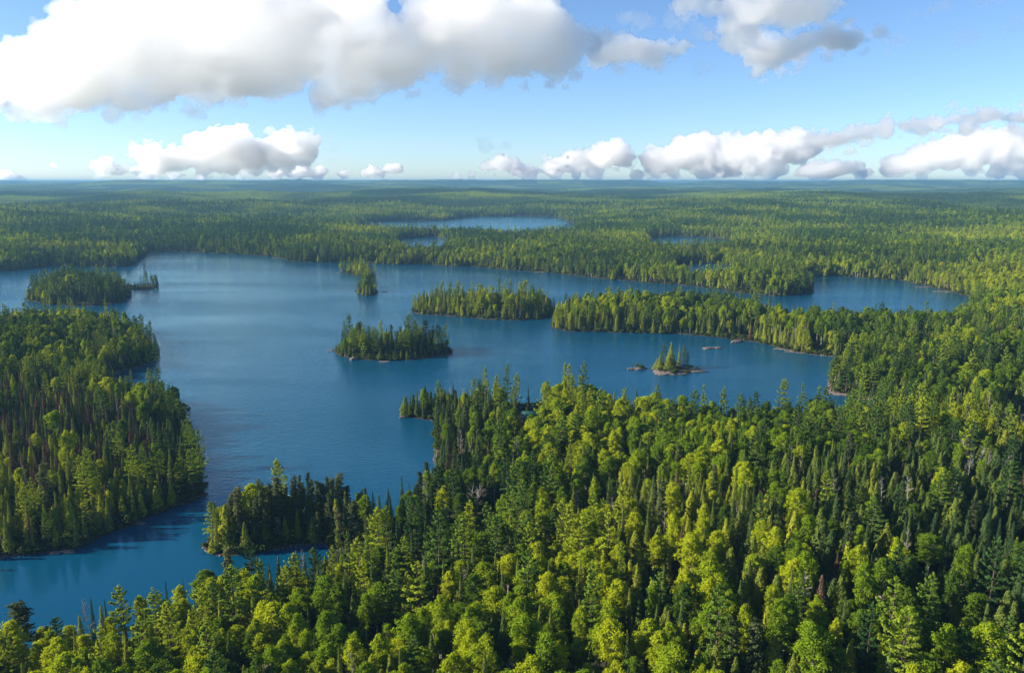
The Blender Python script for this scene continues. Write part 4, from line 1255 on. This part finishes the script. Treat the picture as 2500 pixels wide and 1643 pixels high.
if True:   # the clouds of that day
    big = [(40, 215, 60), (130, 180, 80), (215, 120, 75), (212, 45, 30), (275, 60, 42), (330, 150, 100), (450, 85, 105), (570, 75, 105), (620, 150, 95),
           (490, 195, 65), (340, 232, 40), (130, 235, 45), (38, 262, 22), (230, 215, 55), (400, 20, 60), (520, 0, 60), (650, 10, 45), (740, 60, 75)]
    big2 = [(760, 130, 80), (830, 55, 65), (800, 10, 50), (870, 130, 80), (770, 215, 42), (850, 205, 42), (930, 170, 55), (1000, 110, 70), (1075, 55, 85),
            (1000, 20, 45), (1080, 150, 55), (1180, 40, 85), (1150, 185, 26), (1250, 75, 62), (1200, 150, 48), (1320, 110, 52), (1290, 160, 40), (1400, 100, 25)]
    big3 = [(1400, 135, 30), (1440, 120, 38), (1500, 130, 42), (1550, 118, 28), (1600, 105, 16), (1600, 12, 30), (1650, 30, 28), (1745, 35, 62), (1720, 100, 42),
            (1770, 140, 40), (1840, 118, 40), (1920, 95, 36), (1980, 100, 28), (1830, 35, 55), (1900, 20, 35), (2035, 85, 14), (1760, 172, 18), (1650, 90, 14), (1960, 60, 18)]
    left = [(245, 390, 22), (285, 397, 10), (345, 368, 32), (372, 390, 26), (425, 375, 32), (495, 348, 38), (550, 340, 42), (600, 365, 40), (645, 345, 36),
            (715, 326, 22), (700, 360, 32), (480, 388, 22), (540, 388, 24), (600, 395, 18), (660, 388, 22), (520, 315, 22), (650, 318, 18)]
    low = [(340, 413, 12), (400, 413, 10), (645, 405, 13), (690, 400, 18), (740, 404, 17), (800, 410, 12), (870, 404, 17), (915, 393, 15), (15, 412, 13), (60, 416, 8),
           (120, 383, 6), (1060, 412, 10), (560, 413, 9), (470, 414, 9)]
    right = [(1140, 390, 16), (1180, 380, 19), (1220, 402, 19), (1290, 392, 25), (1345, 375, 24), (1420, 357, 28), (1450, 372, 22), (1385, 404, 16),
             (1530, 378, 34), (1600, 362, 36), (1660, 347, 33), (1680, 392, 26), (1740, 368, 42), (1800, 348, 34), (1850, 345, 36), (1640, 403, 16), (1560, 406, 14),
             (1780, 398, 24), (1340, 410, 10), (1480, 408, 12), (1100, 410, 9), (1460, 340, 10), (1700, 330, 20)]
    right2 = [(1900, 330, 26), (1980, 318, 30), (2060, 305, 28), (2140, 296, 27), (2220, 280, 28), (2300, 272, 25), (2375, 275, 26), (2430, 280, 30), (2350, 300, 16), (2250, 305, 14)]
    right3 = [(2060, 400, 15), (2100, 385, 22), (2160, 372, 29), (2220, 358, 34), (2290, 345, 34), (2350, 342, 32),
              (2320, 403, 15), (2375, 400, 18), (2410, 350, 34), (2250, 398, 13), (2010, 408, 10), (2150, 412, 8), (2450, 400, 20)]
    make_cloud('cloud', big, 12000, 34, .0050, 1, 'huge white cloud with soft grey base filling the upper left sky', g_=.85, core=.84)
    make_cloud('cloud', big2, 12600, 34, .0050, 2, 'broad white and grey cloud across the upper middle sky', g_=.85, core=.84)
    make_cloud('cloud', big3, 13500, 34, .0075, 3, 'thinner ragged cloud in the upper right sky', g_=.86, core=.8, squash=.75)
    # small broken puffs all over the big bodies
    def tufts(name, cs, dist, k, seed, dens, voxel):
        r_ = np.random.default_rng(seed); g = Geo(); S = dist / FOC
        for a, b, c in cs:
            c0 = np.array(sky_point(a, b, dist)[:])
            for q in range(k):
                d_ = unit(r_.normal(size=3)[None])[0]
                if d_[1] > .2: d_[1] *= -1
                r1 = c * S * r_.uniform(.16, .42) ; p_ = c0 + d_ * c * S * r_.uniform(.92, 1.28) * np.array([1.1, 1, .9])
                g.add(IV * np.array([r1 * 1.2, r1, r1 * .75]) + p_, IF)
                for w_ in range(5):
                    d2 = unit(r_.normal(size=3)[None])[0]; r2 = r1 * r_.uniform(.3, .6)
                    g.add(IV * np.array([r2 * 1.2, r2, r2 * .8]) + p_ + d2 * r1 * .95, IF)
        o = link(name, g.mesh(name, [cloud_mat(name + '_vapour', dens, .6)]), kind='stuff')
        md = o.modifiers.new('remesh', 'REMESH'); md.mode = 'VOXEL'; md.voxel_size = voxel
        for i_, (sc, st) in enumerate(((9, 6.0), (3, 3.4))):
            tx = bpy.data.textures.new(name + str(i_), 'CLOUDS'); tx.noise_scale = voxel * sc * .5; tx.noise_depth = 3
            dp = o.modifiers.new('fluff', 'DISPLACE'); dp.texture = tx; dp.texture_coords = 'GLOBAL'; dp.strength = voxel * st; dp.mid_level = .55
    for j, (cs, dist, k, dn, vx) in enumerate(((big, 11700, 12, .0042, 26), (big2, 12300, 12, .0042, 26), (big3, 13200, 8, .0030, 26),
                                              (left, 29500, 12, .0036, 50), (right, 45000, 11, .0026, 70), (right2, 39500, 14, .0022, 60), (right3, 47000, 11, .0026, 70))):
        tufts('cloud_tufts', cs, dist, k, 60 + j, dn, vx)
    wisps = [(1560, 60, 22), (1600, 50, 16), (1500, 60, 18), (1640, 75, 16), (2090, 92, 18), (2120, 40, 14), (2160, 30, 20), (2290, 5, 22), (2330, 70, 14), (1640, 165, 14),
             (1680, 150, 12), (1130, 345, 14), (1180, 342, 12), (780, 350, 12), (765, 372, 10), (2240, 90, 14), (2060, 130, 12), (1470, 40, 20), (140, 20, 12), (155, 16, 8)]
    make_cloud('cloud_veil', wisps, 12500, 30, .0009, 40, 'faint scraps of thin cloud against the blue', g_=.7, fluff=2.2, name_join=False, squash=.45)
    make_cloud('cloud', left, 30000, 65, .0050, 4, 'white cumulus heap above the left horizon', g_=.76, core=.82)
    make_cloud('cloud', low, 52000, 100, .0050, 5, 'row of small cumulus puffs sitting on the horizon', name_join=False)
    make_cloud('cloud', right, 46000, 130, .0040, 6, 'long white cumulus bank along the right horizon', g_=.72, core=1.02)
    make_cloud('cloud', right2, 40000, 110, .0032, 7, 'smooth grey streak of cloud rising to the right edge', squash=.6, fluff=1.3, core=.6)
    make_cloud('cloud', [(1860, 405, 12), (1900, 398, 20), (1940, 394, 17), (1985, 390, 15), (1930, 407, 12), (2010, 402, 12)], 62000, 110, .0036, 9, 'small white puff between the right-hand cloud banks', g_=.7)
    make_cloud('cloud', right3, 48000, 120, .0040, 8, 'bright cumulus at the lower right over the horizon', g_=.72, core=1.0)

# ------------------------------------------------------------------ haze
def haze():
    m, t, out = nt('haze_air')
    v = N(t, 'ShaderNodeVolumePrincipled')
    v.inputs['Color'].default_value = (.20, .42, .66, 1)
    v.inputs['Density'].default_value = 8.5e-5
    v.inputs['Anisotropy'].default_value = .1
    t.links.new(v.outputs[0], out.inputs['Volume'])
    g = Geo(); box(g, (-42000, -1200, -4.2), (42000, 45500, 136))
    link('haze', g.mesh('haze', [m]), kind='stuff')
haze()
print('scene built', len(bpy.data.objects))
